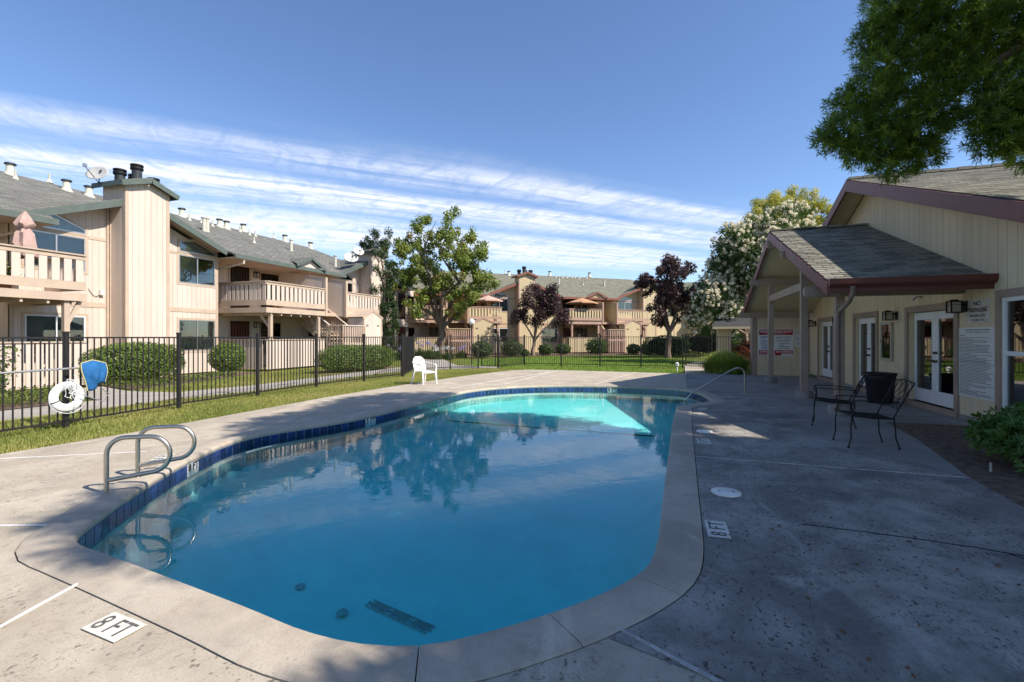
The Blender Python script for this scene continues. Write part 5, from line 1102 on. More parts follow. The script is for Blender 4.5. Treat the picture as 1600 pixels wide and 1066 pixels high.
# trash bin
tb = empty('trash_bin', (4.52,12.85,.004)); tag(tb, 'round black plastic trash bin against the clubhouse wall', 'trash bin'); m_bin = M('black_plastic', (.014,.014,.016), .5, .1, 8, spec=.4)
MB().lathe([(.225,0),(.235,.02),(.275,.5),(.29,.52),(.29,.62),(.31,.64),(.315,.68),(.295,.685),(.28,.62),(.22,.03),(0,.03)], (0,0,0), 36).build('bin_body', m_bin, tb, True)
for s in (-1,1): MB().box(-.06,.06,s*.31-.02+ (0 if s<0 else 0), s*.31+.035*(1 if s > 0 else 1)-.0,.62,.66).build('handle', m_bin, tb, bevel=.006)
MB().box(-.3165,-.310,-.05,.05,.60,.63).build('sticker', m_signr, tb)
# little stake in the bed and debris
e = empty('pipe_stake', (*G(1548,740)[:2], .02)); tag(e, 'short grey pipe stub standing in the garden bed', 'pipe'); MB().lathe([(.012,0),(.012,.1),(0,.1)], (0,0,0), 8).build('pipe', m_alu, e)
mb = MB()
for i in range(260):
    if i < 60: x, y = random.uniform(.4,2.8), random.uniform(1.6,4.5)
    else: x, y = random.uniform(3.1,5.0), random.uniform(5.6,9.8); 
    if i >= 60 and x < 3.1+.1*max(0,y-6.5): continue
    z = .008 if i < 60 else .026; a = random.uniform(0,6.28); l = random.uniform(.006,.022); w = l*random.uniform(.3,.8); c_, s_2 = math.cos(a), math.sin(a)
    mb.hexa([(x-l*c_,y-l*s_2,z),(x+w*s_2,y-w*c_,z),(x+l*c_,y+l*s_2,z),(x-w*s_2,y+w*c_,z),(x-l*c_*.6,y-l*s_2*.6,z+.006),(x+w*s_2*.6,y-w*c_*.6,z+.008),(x+l*c_*.6,y+l*s_2*.6,z+.006),(x-w*s_2*.6,y+w*c_*.6,z+.008)])
mb.build('fallen_leaves', M('dry_leaf', (.16,.085,.04), .8, .3, 30), kind='stuff')

# ------------------------------------------------------------------ foliage
def leafcloud(centers, rad, n, size, aspect=.5, seed=0, shell=.55, up=.2, tri=False, spread=None, curl=True):
    """n leaves around given clump centres. returns verts, faces, tone"""
    g = np.random.default_rng(seed); C_ = np.array(centers, float); R_ = np.array(rad, float).reshape(len(C_), -1)
    if R_.shape[1] == 1: R_ = np.repeat(R_, 3, 1)
    vol = (R_.prod(1))**(2/3); idx = g.choice(len(C_), n, p=vol/vol.sum())
    d = g.normal(size=(n,3)); d /= np.linalg.norm(d, axis=1)[:,None]; r = shell+(1-shell)*g.random(n)**.6; r = r*g.uniform(.85,1.08,n)
    p = C_[idx]+d*r[:,None]*R_[idx]
    return p, d, idx, g
def leaves_mesh(name, p, d, g, size, aspect, mat, tone=None, parent=None, kind=None, up=.25, jit=.9):
    n = len(p); nrm = d*(1-up)+np.array([0,0,up])+g.normal(size=(n,3))*jit*.6; nrm /= np.linalg.norm(nrm, axis=1)[:,None]
    t = np.cross(nrm, g.normal(size=(n,3))); t /= np.linalg.norm(t, axis=1)[:,None]; b = np.cross(nrm, t)
    s = size*g.uniform(.6,1.25,n)[:,None]; w = s*aspect
    v = np.empty((n,4,3)); v[:,0] = p-t*s*.5; v[:,1] = p+b*w*.5-nrm*w*.12; v[:,2] = p+t*s*.5; v[:,3] = p-b*w*.5-nrm*w*.12
    return rawquads(name, v, mat, tone if tone is not None else g.random(n), parent, kind)
def rawquads(name, v, mat, tone, parent=None, kind=None):
    n, k = len(v), v.shape[1]; me = bpy.data.meshes.new(name); me.vertices.add(n*k); me.vertices.foreach_set('co', v.reshape(-1).astype(np.float32)); me.loops.add(n*k); me.loops.foreach_set('vertex_index', np.arange(n*k, dtype=np.int32)); me.polygons.add(n)
    me.polygons.foreach_set('loop_start', np.arange(0,n*k,k,dtype=np.int32)); me.polygons.foreach_set('loop_total', np.full(n,k,dtype=np.int32)); me.update(calc_edges=True)
    a = me.attributes.new('tone','FLOAT','POINT'); a.data.foreach_set('value', np.repeat(tone,k).astype(np.float32)); me.materials.append(mat)
    o = place(name, me, parent)
    if kind: o['kind'] = kind
    return o
def subclumps(blobs, k, r, seed):
    """scatter k small clump centres through the blobs' outer shells"""
    g = np.random.default_rng(seed); C_ = np.array([b[0] for b in blobs], float); R_ = np.array([b[1] if hasattr(b[1],'__len__') else (b[1],)*3 for b in blobs], float); w = (R_.prod(1))**(2/3); idx = g.choice(len(C_), k, p=w/w.sum())
    d = g.normal(size=(k,3)); d /= np.linalg.norm(d,axis=1)[:,None]; rr = g.uniform(.45,1.0,k)**.7; return C_[idx]+d*rr[:,None]*R_[idx], g.uniform(.6,1.3,k)*r
def limbs(base, tips, r0, mat, parent, seed=0, name='trunk', fork=.35, bend=.12):
    """trunk from base with limbs curving to tips; one mesh for trunk, one per main limb"""
    rr = random.Random(seed); base = Vector(base); top = Vector((sum(t[0] for t in tips)/len(tips), sum(t[1] for t in tips)/len(tips), sum(t[2] for t in tips)/len(tips)))
    fk = base.lerp(top, fork); MB().tube([base-UP*.05, base.lerp(fk,.3)+Vector((rr.uniform(-1,1),rr.uniform(-1,1),0))*r0*.4, base.lerp(fk,.7), fk, fk+(fk-base)*.1], [r0*1.35, r0, r0*.9, r0*.8, r0*.5], 10).build(name, mat, parent, True)
    for t in tips:
        t = Vector(t); L_ = (t-fk).length; m1 = fk.lerp(t,.35)+Vector((rr.uniform(-1,1),rr.uniform(-1,1),rr.uniform(-.2,.8)))*L_*bend; m2 = fk.lerp(t,.7)+Vector((rr.uniform(-1,1),rr.uniform(-1,1),rr.uniform(-.2,.6)))*L_*bend
        pts = crom([fk,m1,m2,t], False, 99); pts = [fk, fk.lerp(m1,.5), m1, m1.lerp(m2,.5), m2, m2.lerp(t,.5), t]
        mb = MB(); mb.tube(pts, [r0*.62, r0*.5, r0*.42, r0*.34, r0*.26, r0*.16, r0*.06], 7)
        for k in range(4):
            q = pts[rr.randint(2,5)]; e_ = q+Vector((rr.uniform(-1,1),rr.uniform(-1,1),rr.uniform(-.1,1)))*L_*.3; mb.tube([q, q.lerp(e_,.5)+UP*L_*.03, e_], [r0*.22, r0*.13, r0*.04], 5)
        mb.build('limb', mat, parent, True)
def tree(name, label, base, blobs, tips, r0, lmat, bark, nclump, cr, nleaf, lsize, asp, seed, cat='tree', fork=.35, extra=None, group=None, bend=.12, shell=.2):
    e = empty(name, base); tag(e, label, cat, group); b = Vector(base); blobs = [(tuple(Vector(c)-b), r) for c, r in blobs]; tips = [tuple(Vector(t)-b) for t in tips]
    limbs((0,0,0), tips, r0, bark, e, seed, fork=fork, bend=bend)
    cc, rr = subclumps(blobs, nclump, cr, seed); p, d, idx, g = leafcloud(cc, rr, nleaf, lsize, seed=seed+1, shell=shell)
    ct = np.random.default_rng(seed+5).random(len(cc)); tone = np.clip(ct[idx]*.55+g.random(nleaf)*.45, 0, 1)
    leaves_mesh('crown', p, d, g, lsize, asp, lmat, tone, e)
    if extra: extra(e, cc, rr, g)
    return e
ml_green = leafmat('sweetgum_leaf', (.08,.13,.025), (.25,.29,.06), .35, .5, (.30,.085,.03), .11)
ml_purple = leafmat('plum_leaf', (.028,.016,.017), (.10,.055,.055), .25, .45)
ml_myrtle = leafmat('myrtle_leaf', (.03,.065,.014), (.09,.15,.03), .3, .5)
ml_flower = leafmat('myrtle_flower', (.60,.55,.42), (.82,.77,.62), .4, .8)
ml_yellow = leafmat('yellow_leaf', (.17,.20,.03), (.55,.50,.12), .35, .6, (.5,.33,.14), .12)
ml_cyp = leafmat('cypress_leaf', (.012,.03,.008), (.05,.085,.02), .2, .6)
ml_hedge = leafmat('hedge_leaf', (.06,.12,.02), (.20,.27,.05), .3, .4)
ml_bush = leafmat('shrub_leaf', (.03,.065,.014), (.10,.155,.035), .3, .4)
ml_pitt = leafmat('pittosporum_leaf', (.035,.09,.015), (.13,.24,.04), .3, .35)
ml_fern = leafmat('fern_pine_leaf', (.045,.09,.015), (.17,.25,.035), .55, .45, (.36,.42,.08), .16)
ml_red = leafmat('maple_leaf', (.10,.015,.01), (.34,.09,.03), .35, .5)
ml_gc = leafmat('groundcover_leaf', (.05,.09,.015), (.18,.22,.05), .3, .5)
ml_lilac = leafmat('lilac_flower', (.28,.24,.50), (.50,.45,.68), .4, .8)
ml_whitef = leafmat('white_flower', (.6,.6,.58), (.8,.8,.78), .4, .8)

# sweetgum in front of the far building
D1 = 34.5
A1 = lambda px, py, d=D1: at(px, py, d)
bs = [((665,375),1.6),((700,352),1.5),((640,400),1.7),((690,405),2.0),((730,385),1.6),((745,420),1.3),((720,440),1.5),((625,435),1.3),((655,445),1.5),((690,455),1.3),((615,395),1.1),((760,410),.9),((600,450),.7),((740,465),1.0),((650,480),.9),((765,435),.8),((712,478),.8)]
blobs = [(A1(x, y, D1+random.uniform(-1.2,1.2)), r) for (x, y), r in bs]
tree('sweetgum_tree', 'tall green tree with reddish leaf tips and forked trunk in front of the far block', (*G(690,558)[:2],0), blobs, [A1(640,415), A1(665,370), A1(705,350), A1(740,400), A1(760,430), A1(625,450), A1(690,420)], .26, ml_green, m_bark, 230, .42, 26000, .17, .75, 21, fork=.30)
for px, base, bs, tips, seed, lab, d_ in (
    (835,(833,553),[((830,465),.85),((855,470),.9),((815,490),.8),((845,490),1.0),((870,488),.8),((838,455),.5),((878,503),.5),((808,505),.45),((860,455),.4)],[(812,485),(830,455),(850,460),(872,490)],31,'small purple-leaved plum tree left of the tan parasol',38.5),
    (1050,(1043,558),[((1050,430),1.2),((1030,450),1.1),((1075,450),1.2),((1060,475),1.3),((1035,485),.9),((1085,480),.9),((1048,412),.7),((1010,440),.55),((1065,420),.7),((1095,450),.5),((1030,505),.5)],[(1020,440),(1045,415),(1070,425),(1085,465),(1035,490)],41,'large dark purple plum tree beside the white flowering tree',33.5)):
    b = G(*base); b = at(base[0], base[1], d_); b.z = 0
    tree('plum_tree', lab, b, [(at(x,y,d_+random.uniform(-.8,.8)), r) for (x,y), r in bs], [at(x,y,d_) for x,y in tips], .15 if px < 900 else .2, ml_purple, m_barkP if px < 900 else m_bark, 90, .42, 12000 if px < 900 else 17000, .16, .6, seed, fork=.28 if px < 900 else .35, group='purple-leaved plum trees')
# white flowering crape myrtle
DM = 27.
def blossoms(e, cc, rr, g):
    sel = g.choice(len(cc), int(len(cc)*.85), replace=False); C3 = np.repeat(cc[sel], 8, 0); R3 = np.repeat(rr[sel], 8); d = g.normal(size=(len(C3),3)); d[:,2] += .5; d[:,1] -= .3; d /= np.linalg.norm(d,axis=1)[:,None]; C3 = C3+d*R3[:,None]*1.02
    p, d, idx, g2 = leafcloud(C3, np.full(len(C3), .10), 60000, .06, seed=77, shell=.3); leaves_mesh('blossom', p, d, g2, .085, .8, ml_flower, None, e)
bs = [((1130,405),1.0),((1150,380),1.1),((1180,370),1.3),((1215,350),1.1),((1245,345),1.0),((1140,440),1.3),((1175,415),1.6),((1120,460),1.0),((1160,460),1.3),((1100,480),.9),((1135,485),.9),((1120,430),.8),((1200,400),1.5),((1270,352),.8),((1105,445),.6),((1150,500),.5),((1092,500),.55)]
tree('crape_myrtle', 'crape myrtle covered in white blossom behind the clubhouse porch', (4.1,29.4,0), [(at(x,y,DM+random.uniform(-.8,1.2)), r*.92) for (x,y), r in bs], [at(x,y,DM) for x,y in ((1130,420),(1180,385),(1230,360),(1110,470),(1160,450))], .16, ml_myrtle, m_barkP, 330, .42, 42000, .13, .55, 51, extra=blossoms, fork=.3)
bs = [((1200,335),1.3),((1230,325),1.2),((1262,322),1.1),((1280,335),1.1),((1295,345),1.2),((1215,350),1.2),((1250,350),1.5),((1185,345),.8)]
tree('golden_tree', 'yellow-green rounded tree rising behind the white flowering tree', (10,32.,0), [(at(x,y,32.+random.uniform(-.8,.8)), r) for (x,y), r in bs], [at(x,y,32) for x,y in ((1210,345),(1240,335),(1280,345))], .2, ml_yellow, m_bark, 220, .40, 40000, .13, .5, 61)
# dark green backdrop trees
bs = [((1095,470),1.2),((1110,500),1.1),((1150,505),1.3),((1130,480),1.2),((1170,470),1.2)]
tree('green_tree', 'dark green tree standing in the gap beside the purple plum', (4,40,0), [(at(x,y,38+random.uniform(-.8,.8)), r*1.2) for (x,y), r in bs], [at(x,y,38) for x,y in ((1100,480),(1150,490))], .2, ml_myrtle, m_bark, 60, .6, 9000, .2, .5, 71)
# twisted junipers by the second chimney
cy = []
for px0, amp, top in ((604,5,365),(590,4,365),(613,5,400)):
    for k in range(26):
        py = top+(545-top)*k/25; cy.append((at(px0+amp*math.sin(k*.9+px0)+random.uniform(-3,3), py, 29.6), .14+.17*(k/25)+random.uniform(0,.10)))
for x, y in ((575,375),(570,383),(600,480),(612,500),(605,520),(618,470),(622,490),(588,385)): cy.append((at(x,y,29.6), .3))
b = at(602,560,29.6); b.z = 0
tree('twisted_juniper', 'dark twisted juniper climbing beside the far chimney of the left block', b, cy, [at(604,380,29.6), at(592,400,29.6)], .14, ml_cyp, m_bark, 190, .26, 16000, .11, .5, 81, fork=.5)

# hedges and shrubs
def shrub(name, label, c, r, n, ls, mat, seed, cat='shrub', asp=.6, box=False, group=None, power=2., rz_=0, lumps=.08):
    e = empty(name, (c[0],c[1],0), rz_); tag(e, label, cat, group); g = np.random.default_rng(seed); d = g.normal(size=(n,3)); d /= np.linalg.norm(d,axis=1)[:,None]
    R_ = np.array(r); k = (np.abs(d)**power).sum(1)**(-1/power); u = d*k[:,None]
    lump = 1+lumps*np.sin(d[:,0]*5+seed)*np.sin(d[:,1]*6+1)+lumps*.7*np.sin(d[:,2]*9+d[:,0]*7)
    rr = (.80+.22*g.random(n)**.5)*lump; p = u*R_*rr[:,None]+np.array([0,0,c[2]]); keep = p[:,2] > .03; p, d = p[keep], d[keep]
    leaves_mesh('foliage', p, d, g, ls, asp, mat, np.clip(g.random(len(p))*.75+.25*(np.sin(p[:,0]*9)*np.sin(p[:,1]*8)*.5+.5),0,1), e)
    core = MB(); nn, mm = 20, 10
    for i in range(mm+1):
        for j in range(nn):
            th, ph = math.pi*i/mm, 2*math.pi*j/nn; q = np.array([math.sin(th)*math.cos(ph), math.sin(th)*math.sin(ph), math.cos(th)]); kk = (np.abs(q)**power).sum()**(-1/power); w = q*kk*R_*.8; core.v.append((w[0], w[1], max(.02, w[2]+c[2])))
    for i in range(mm):
        for j in range(nn): core.f.append((i*nn+j, (i+1)*nn+j, (i+1)*nn+(j+1) % nn, i*nn+(j+1) % nn))
    core.build('branches', M(name+'_twigs', (.02,.022,.01), 1., .3, 20), e, True)
    MB().tube([(0,0,-.03),(.02,.01,.15),(0,0,c[2])], [.05,.04,.02], 6).build('stem', m_bark, e); return e
G_H = 'clipped hedges and shrubs by the left block'
shrub('hedge', 'long clipped hedge in front of the left chimney', (-16.55,11.15,.66), (.55,1.45,.62), 15000, .06, ml_hedge, 91, 'hedge', power=2.8, group=G_H, lumps=.05)
shrub('round_bush', 'round clipped bush right of the long hedge under the window', (-16.6,14.55,.68), (.62,.64,.58), 7500, .055, ml_hedge, 92, 'bush', power=2.2, group=G_H, lumps=.04)
shrub('hedge', 'big rounded hedge behind the fence near the white plastic chair', (-13.0,18.0,.56), (.62,1.95,.56), 17000, .06, ml_hedge, 93, 'hedge', power=3., group=G_H, rz_=R(-14), lumps=.05)
shrub('round_bush', 'dark green bush cut by the left edge of the picture', (-13.6,5.55,.55), (.75,.8,.52), 9000, .06, ml_bush, 94, 'bush', group=G_H)
shrub('loose_shrub', 'pale leggy shrub against the patio fence at the left edge', (-15.7,6.7,.85), (.7,.75,.6), 1800, .08, ml_gc, 95, 'shrub', lumps=.3)
far_b = [(752,541,.80,34,'rounded bush behind the narrow gate'),(800,544,.85,36,'round bush left of the small plum tree'),(853,543,.62,39,'bush just right of the small plum tree trunk'),(880,542,.62,41,'bush left of the slatted patio fence below the parasol'),(932,541,.95,41,'largest round bush in front of the far patio fence'),(990,545,.6,41,'small low bush right of the far storage shed'),(1012,544,.62,40,'bush between the far shed and the purple plum'),(820,549,.35,37,'tiny bush at the foot of the chimney wall')]
for i, (px, py, r_, d_, lab) in enumerate(far_b):
    q = at(px, py, d_); shrub('far_bush', lab, (q.x,q.y,r_*.72), (r_,r_,r_*.75), 2400, .10, ml_bush, 100+i, 'bush', group='bushes in front of the far block')
q = at(1040,538,37); shrub('hedge', 'dark hedge behind the purple plum tree', (q.x,q.y,.75), (1.7,.7,.8), 5000, .11, ml_bush, 120, 'hedge', power=3)
q = at(1115,540,40); shrub('hedge', 'dark shaded hedge beyond the far gate', (q.x,q.y,.9), (2.6,.8,.95), 5000, .12, ml_cyp, 121, 'hedge', power=3)
shrub('garden_shrub', 'glossy green shrub in the bed by the right-hand window', (4.16,6.85,.34), (.68,.74,.38), 500, .06, ml_pitt, 122, 'shrub', lumps=.12)
# give that shrub its rosettes
def rosettes(e, c, R3, n, ls, mat, seed, name='leaf_rosettes', per=9, asp=.32, tilt=.6, zmin=.02):
    g = np.random.default_rng(seed); d = g.normal(size=(n,3)); d[:,2] = np.abs(d[:,2])*.9-.25; d /= np.linalg.norm(d,axis=1)[:,None]; lump = 1+.16*np.sin(d[:,0]*6+2)*np.sin(d[:,1]*5); p = d*np.array(R3)*(lump*g.uniform(.72,1.04,n))[:,None]+np.array(c); k = p[:,2] > zmin; p, d = p[k], d[k]; n = len(p)
    V, T = [], []
    ax = d*.7+np.array([0,0,.5])+g.normal(size=(n,3))*.2; ax /= np.linalg.norm(ax,axis=1)[:,None]; t1 = np.cross(ax, np.array([.3,.5,.1])); t1 /= np.linalg.norm(t1,axis=1)[:,None]; t2 = np.cross(ax, t1); tb_ = g.random(n)
    for k in range(per):
        a = 2*math.pi*k/per+g.uniform(-.3,.3,n); out = t1*np.cos(a)[:,None]+t2*np.sin(a)[:,None]; el = g.uniform(.25,1.0,n)[:,None]; dr = out*(1-el*.4)+ax*el*tilt; dr /= np.linalg.norm(dr,axis=1)[:,None]
        sd = np.cross(dr, ax); sd /= np.maximum(1e-6, np.linalg.norm(sd,axis=1))[:,None]; L_ = ls*g.uniform(.7,1.25,n)[:,None]; w = L_*asp*.5; v = np.empty((n,4,3)); v[:,0] = p; v[:,1] = p+dr*L_*.6+sd*w; v[:,2] = p+dr*L_; v[:,3] = p+dr*L_*.6-sd*w; V.append(v); T.append(np.clip(tb_*.6+g.random(n)*.4,0,1))
    return rawquads(name, np.concatenate(V), mat, np.concatenate(T), e)
gs = [o for o in COL.objects if o.name.startswith('garden_shrub')][0]
rosettes(gs, (0,0,.31), (.76,.84,.46), 1700, .07, ml_pitt, 131)
# Japanese maple
q = at(1168,545,25.5)
shrub('maple_shrub', 'red and orange leaved maple shrub left of the porch corner', (q.x,q.y,.62), (.75,.7,.6), 5000, .07, ml_red, 123, 'shrub', lumps=.2)
# grass clump by the gate
def blades(name, P0, h, w, lean, mat, g, parent=None, kind=None, tone=None, segs=2):
    n = len(P0); a = g.random(n)*6.283; dr = np.stack([np.cos(a), np.sin(a), np.zeros(n)],1); sd = np.stack([-np.sin(a), np.cos(a), np.zeros(n)],1); hh = h*g.uniform(.55,1.15,n)[:,None]; ln = lean*g.uniform(.2,1.2,n)[:,None]*hh; ww = w*g.uniform(.7,1.2,n)[:,None]
    if segs == 1: v = np.empty((n,3,3)); v[:,0] = P0-sd*ww/2; v[:,1] = P0+sd*ww/2; v[:,2] = P0+dr*ln+np.array([0,0,1])*hh
    else:
        m_ = P0+dr*ln*.3+np.array([0,0,1])*hh*.6; v = np.empty((2*n,4,3)); v[:n,0] = P0-sd*ww/2; v[:n,1] = P0+sd*ww/2; v[:n,2] = m_+sd*ww*.42; v[:n,3] = m_-sd*ww*.42
        tp = P0+dr*ln+np.array([0,0,1])*hh; v[n:,0] = m_-sd*ww*.42; v[n:,1] = m_+sd*ww*.42; v[n:,2] = tp+sd*ww*.06; v[n:,3] = tp-sd*ww*.06
    t = tone if tone is not None else g.random(n); t = t if segs == 1 else np.concatenate([t,t]); return rawquads(name, v, mat, t, parent, kind)
q = at(1136,584,19.4); q.z = 0
e = empty('grass_clump', (q.x,q.y+.5,0)); tag(e, 'big fountain-like clump of green grass beside the far gate', 'grass clump')
g = np.random.default_rng(5); n = 7000; rr = np.sqrt(g.random(n))*.62; aa = g.random(n)*6.283; P0 = np.stack([rr*np.cos(aa)*1.25, rr*np.sin(aa), np.zeros(n)],1)
def fountain(P0, h, g, R0, w, mat, e):
    n = len(P0); out = P0/ (np.linalg.norm(P0,axis=1)[:,None]+.05); out += g.normal(size=(n,3))*.35; out[:,2] = 0; rad = np.linalg.norm(P0,axis=1)/R0; hh = h*(1-.35*rad**2)*g.uniform(.55,1.25,n); ln = (.15+.55*rad)*g.uniform(.5,1.2,n)*h; sd = np.stack([-out[:,1],out[:,0],np.zeros(n)],1); sd /= np.maximum(.01,np.linalg.norm(sd,axis=1))[:,None]; V = []
    pts = [P0]
    for t in (.35,.7,1.): pts.append(P0+out*(ln*t**1.8)[:,None]+np.array([0,0,1])*(hh*(t-.42*t**3.2)/.62)[:,None])
    for i in range(3):
        wa, wb = w*(1-.3*i)/2, w*(1-.3*(i+1))/2; v = np.empty((n,4,3)); v[:,0] = pts[i]-sd*wa; v[:,1] = pts[i]+sd*wa; v[:,2] = pts[i+1]+sd*wb; v[:,3] = pts[i+1]-sd*wb; V.append(v)
    t = g.random(n); return rawquads('foliage', np.concatenate(V), mat, np.concatenate([t,t,t]), e)
fountain(P0, .86, g, .62, .014, leafmat('clump_blade', (.15,.24,.04), (.44,.48,.12), .35, .5), e)
# agapanthus with lilac and white heads
def agapanthus(px, py, d_, fl, label, s=1.):
    q = at(px, py, d_); q.z = 0; e = empty('agapanthus', q); tag(e, label, 'flowering plant', 'agapanthus plants'); g = np.random.default_rng(int(px)); n = 420; rr = np.sqrt(g.random(n))*.5*s; aa = g.random(n)*6.28; P0 = np.stack([rr*np.cos(aa), rr*np.sin(aa), np.zeros(n)],1); fountain(P0, .55*s, g, .5*s, .04, ml_bush, e)
    for k in range(6):
        a = g.random()*6.28; r_ = g.random()*.5*s; x, y, h = r_*math.cos(a), r_*math.sin(a), g.uniform(.75,1.05)*s; st = MB().tube([(x*.5,y*.5,0),(x,y,h)], .008, 4).build('flower_stalk', ml_bush, e)
        n2 = 60; dd = g.normal(size=(n2,3)); dd /= np.linalg.norm(dd,axis=1)[:,None]; o = leaves_mesh('flower_head', dd*.09+np.array([x,y,h]), dd, g, .06, .5, fl, None, st)
for px, py, d_, fl, lab, s in ((612,556,31,ml_lilac,'lilac agapanthus nearest the big rounded hedge',1.),(627,556,31.5,ml_lilac,'lilac agapanthus right of the first lilac clump',.9),(655,556,33,ml_lilac,'lilac agapanthus left of the green tree trunk',1.15),(672,557,32.5,ml_lilac,'lilac agapanthus at the foot of the green tree',1.1),(683,560,31.5,ml_whitef,'white agapanthus in front of the green tree trunk',.8),(700,558,32,ml_whitef,'white agapanthus right of the green tree trunk',.8),(721,555,34,ml_lilac,'single lilac agapanthus in front of the far storage shed',.8)): agapanthus(px, py, d_, fl, lab, s)
# ground cover patches and lawns
def inpoly(P0, poly):
    x, y = P0[:,0], P0[:,1]; c = np.zeros(len(x), bool); n = len(poly)
    for i in range(n):
        x1, y1 = poly[i]; x2, y2 = poly[(i+1) % n]
        with np.errstate(divide='ignore', invalid='ignore'): c ^= ((y1 > y) != (y2 > y)) & (x < (x2-x1)*(y-y1)/(y2-y1+1e-12)+x1)
    return c
def scatter(poly, dens, g, z=-.04):
    xs, ys = [p[0] for p in poly], [p[1] for p in poly]; A_ = (max(xs)-min(xs))*(max(ys)-min(ys)); n = int(A_*dens); P0 = np.stack([g.uniform(min(xs),max(xs),n), g.uniform(min(ys),max(ys),n), np.full(n,z)],1); return P0[inpoly(P0, poly)]
g = np.random.default_rng(17)
for poly in ([(-13.15,6.2),(-13.2,7.5),(-16.3,8.7),(-16.6,6.5),(-15,5)], [(-16.5,9.95),(-14.5,9.75),(-14.9,11.5),(-15.7,14.3),(-16.2,14.5),(-16.0,10.5)]):
    P0 = scatter(poly, 420, g, .02); P0[:,2] += g.uniform(0,.14,len(P0)); d = g.normal(size=P0.shape)*.4+np.array([0,0,1]); leaves_mesh('ground_cover', P0, d, g, .07, .6, ml_gc, None, None, 'stuff')
P0 = scatter([(-11.0,19.7),(-9.6,22.9),(-11.5,24.5),(-12.3,22)], 100, g, .0)
# lawn strips near the camera
def lawn_tone(P0): return np.clip(.45+.32*np.sin(P0[:,0]*1.7+1.3*np.sin(P0[:,1]*.9))*np.sin(P0[:,1]*1.1)+g.normal(size=len(P0))*.22, 0, 1)
st1 = [(-8.12,1.5),(-8.12,3.8),(-7.99,5.2),(-8.02,7.7),(-8.07,9.7),(-7.95,12.2),(-7.75,14.1),(-7.47,16.5),(-6.97,19.0),(-6.62,20.3),(-6.05,21),(-7.7,21.45),(-8.6,21.1),(-9.65,20.25),(-10.6,18.7),(-9.6,16),(-10.0,11.8),(-10.0,9.6),(-9.6,5.3),(-9.5,1.5)]
P0 = scatter(st1, 2600, g); blades('lawn_grass', P0, .055, .011, .7, m_blade, g, None, 'stuff', lawn_tone(P0), 1)
st2 = [(-9.5,1.5),(-9.6,5.3),(-10.0,9.6),(-10.0,11.8),(-9.6,16),(-10.6,18.7),(-9.65,20.3),(-10.7,19.2),(-11.25,17),(-11.15,13.5),(-10.95,10.6),(-11.4,8.6),(-11.45,1.5)]
P0 = scatter(st2, 1700, g); blades('lawn_grass', P0, .055, .013, .7, m_blade, g, None, 'stuff', lawn_tone(P0), 1)
st3 = [(-12.3,14.5),(-12.25,11.6),(-12.65,9.45),(-14.3,9.35),(-14.6,9.9),(-15,11.8),(-15.9,14.6),(-16.6,16.2),(-16.6,22),(-14,22),(-12.45,18)]
P0 = scatter(st3, 900, g); blades('lawn_grass', P0, .05, .016, .7, m_blade, g, None, 'stuff', lawn_tone(P0), 1)
st4 = [(-7.6,22.0),(-6.0,21.02),(-4.5,21.1),(-2.5,20.95),(.58,20.68),(.66,24.2),(.75,27),(1.5,31),(0,36),(-5,36.5),(-11,34),(-12,27),(-9.4,22.8)]
P0 = scatter(st4, 420, g); blades('lawn_grass', P0, .06, .022, .7, m_bladeG, g, None, 'stuff', None, 1)

# lawn bollard, globe lamp
e = empty('path_light', (*at(1058,580,20.9)[:2], -.03)); tag(e, 'small white bollard light on the lawn corner by the far gate', 'garden light'); MB().lathe([(.03,0),(.03,.22),(.07,.25),(.07,.34),(.09,.36),(.0,.42)], (0,0,0), 14).build('bollard', m_white, e, True)
q = at(737,560,26.0); e = empty('lamp_post', (q.x,q.y,0)); tag(e, 'slim dark lamp post topped by a white globe behind the narrow gate', 'lamp post'); MB().lathe([(.05,0),(.04,.1),(.035,2.1),(.07,2.14)], (0,0,0), 12).build('pole', m_fence, e, True)
sp_ = MB(); sp_.lathe([(.001,0)]+[(.17*math.sin(math.pi*i/12), .17-.17*math.cos(math.pi*i/12)) for i in range(1,12)]+[(.001,.34)], (0,0,2.12), 20); sp_.build('globe', m_white, e, True)
# parasols
def parasol(loc, label, col, closed=False, r=1.25, stripes=False):
    e = empty('parasol', loc); tag(e, label, 'parasol'); mt = M('parasol_cloth', col, .9, .08, 4)
    MB().tube([(0,0,0),(0,0,2.2)], .02, 8).build('pole', m_white, e, True)
    if not closed:
        n = 8; mb = MB(); mb.v.append((0,0,2.25))
        for k in range(n): a = 2*math.pi*k/n+.2; mb.v.append((r*math.cos(a), r*math.sin(a), 1.78))
        for k in range(n): mb.f.append((0,1+k,1+(k+1) % n))
        for k in range(n): a = 2*math.pi*k/n+.2; mb.v.append((r*math.cos(a), r*math.sin(a), 1.68))
        for k in range(n): mb.f.append((1+k,9+k,9+(k+1) % n,1+(k+1) % n))
        c = mb.build('canopy', mt, e); q = c.modifiers.new('s','SOLIDIFY'); q.thickness = .01
    else:
        mb = MB(); nn = 20; prof = [(.01,2.35),(.12,2.15),(.21,1.95),(.19,1.9),(.11,1.83),(.18,1.7),(.22,1.4),(.26,1.05),(.1,1.0)]
        for r_, z in prof:
            for k in range(nn): a = 2*math.pi*k/nn; f = r_*(1+.22*math.sin(a*5+z*3)); mb.v.append((f*math.cos(a), f*math.sin(a), z+.03*math.sin(a*5)*(r_ > .05)))
        for i in range(len(prof)-1):
            for k in range(nn): a = i*nn+k; b = i*nn+(k+1) % nn; mb.f.append((a,b,b+nn,a+nn))
        mb.build('canopy', mt, e, True)
q = at(37,400,13.8); parasol((-17.55,8.75,2.75), 'folded dusty pink parasol on the balcony at the left edge', (.46,.31,.27), True)
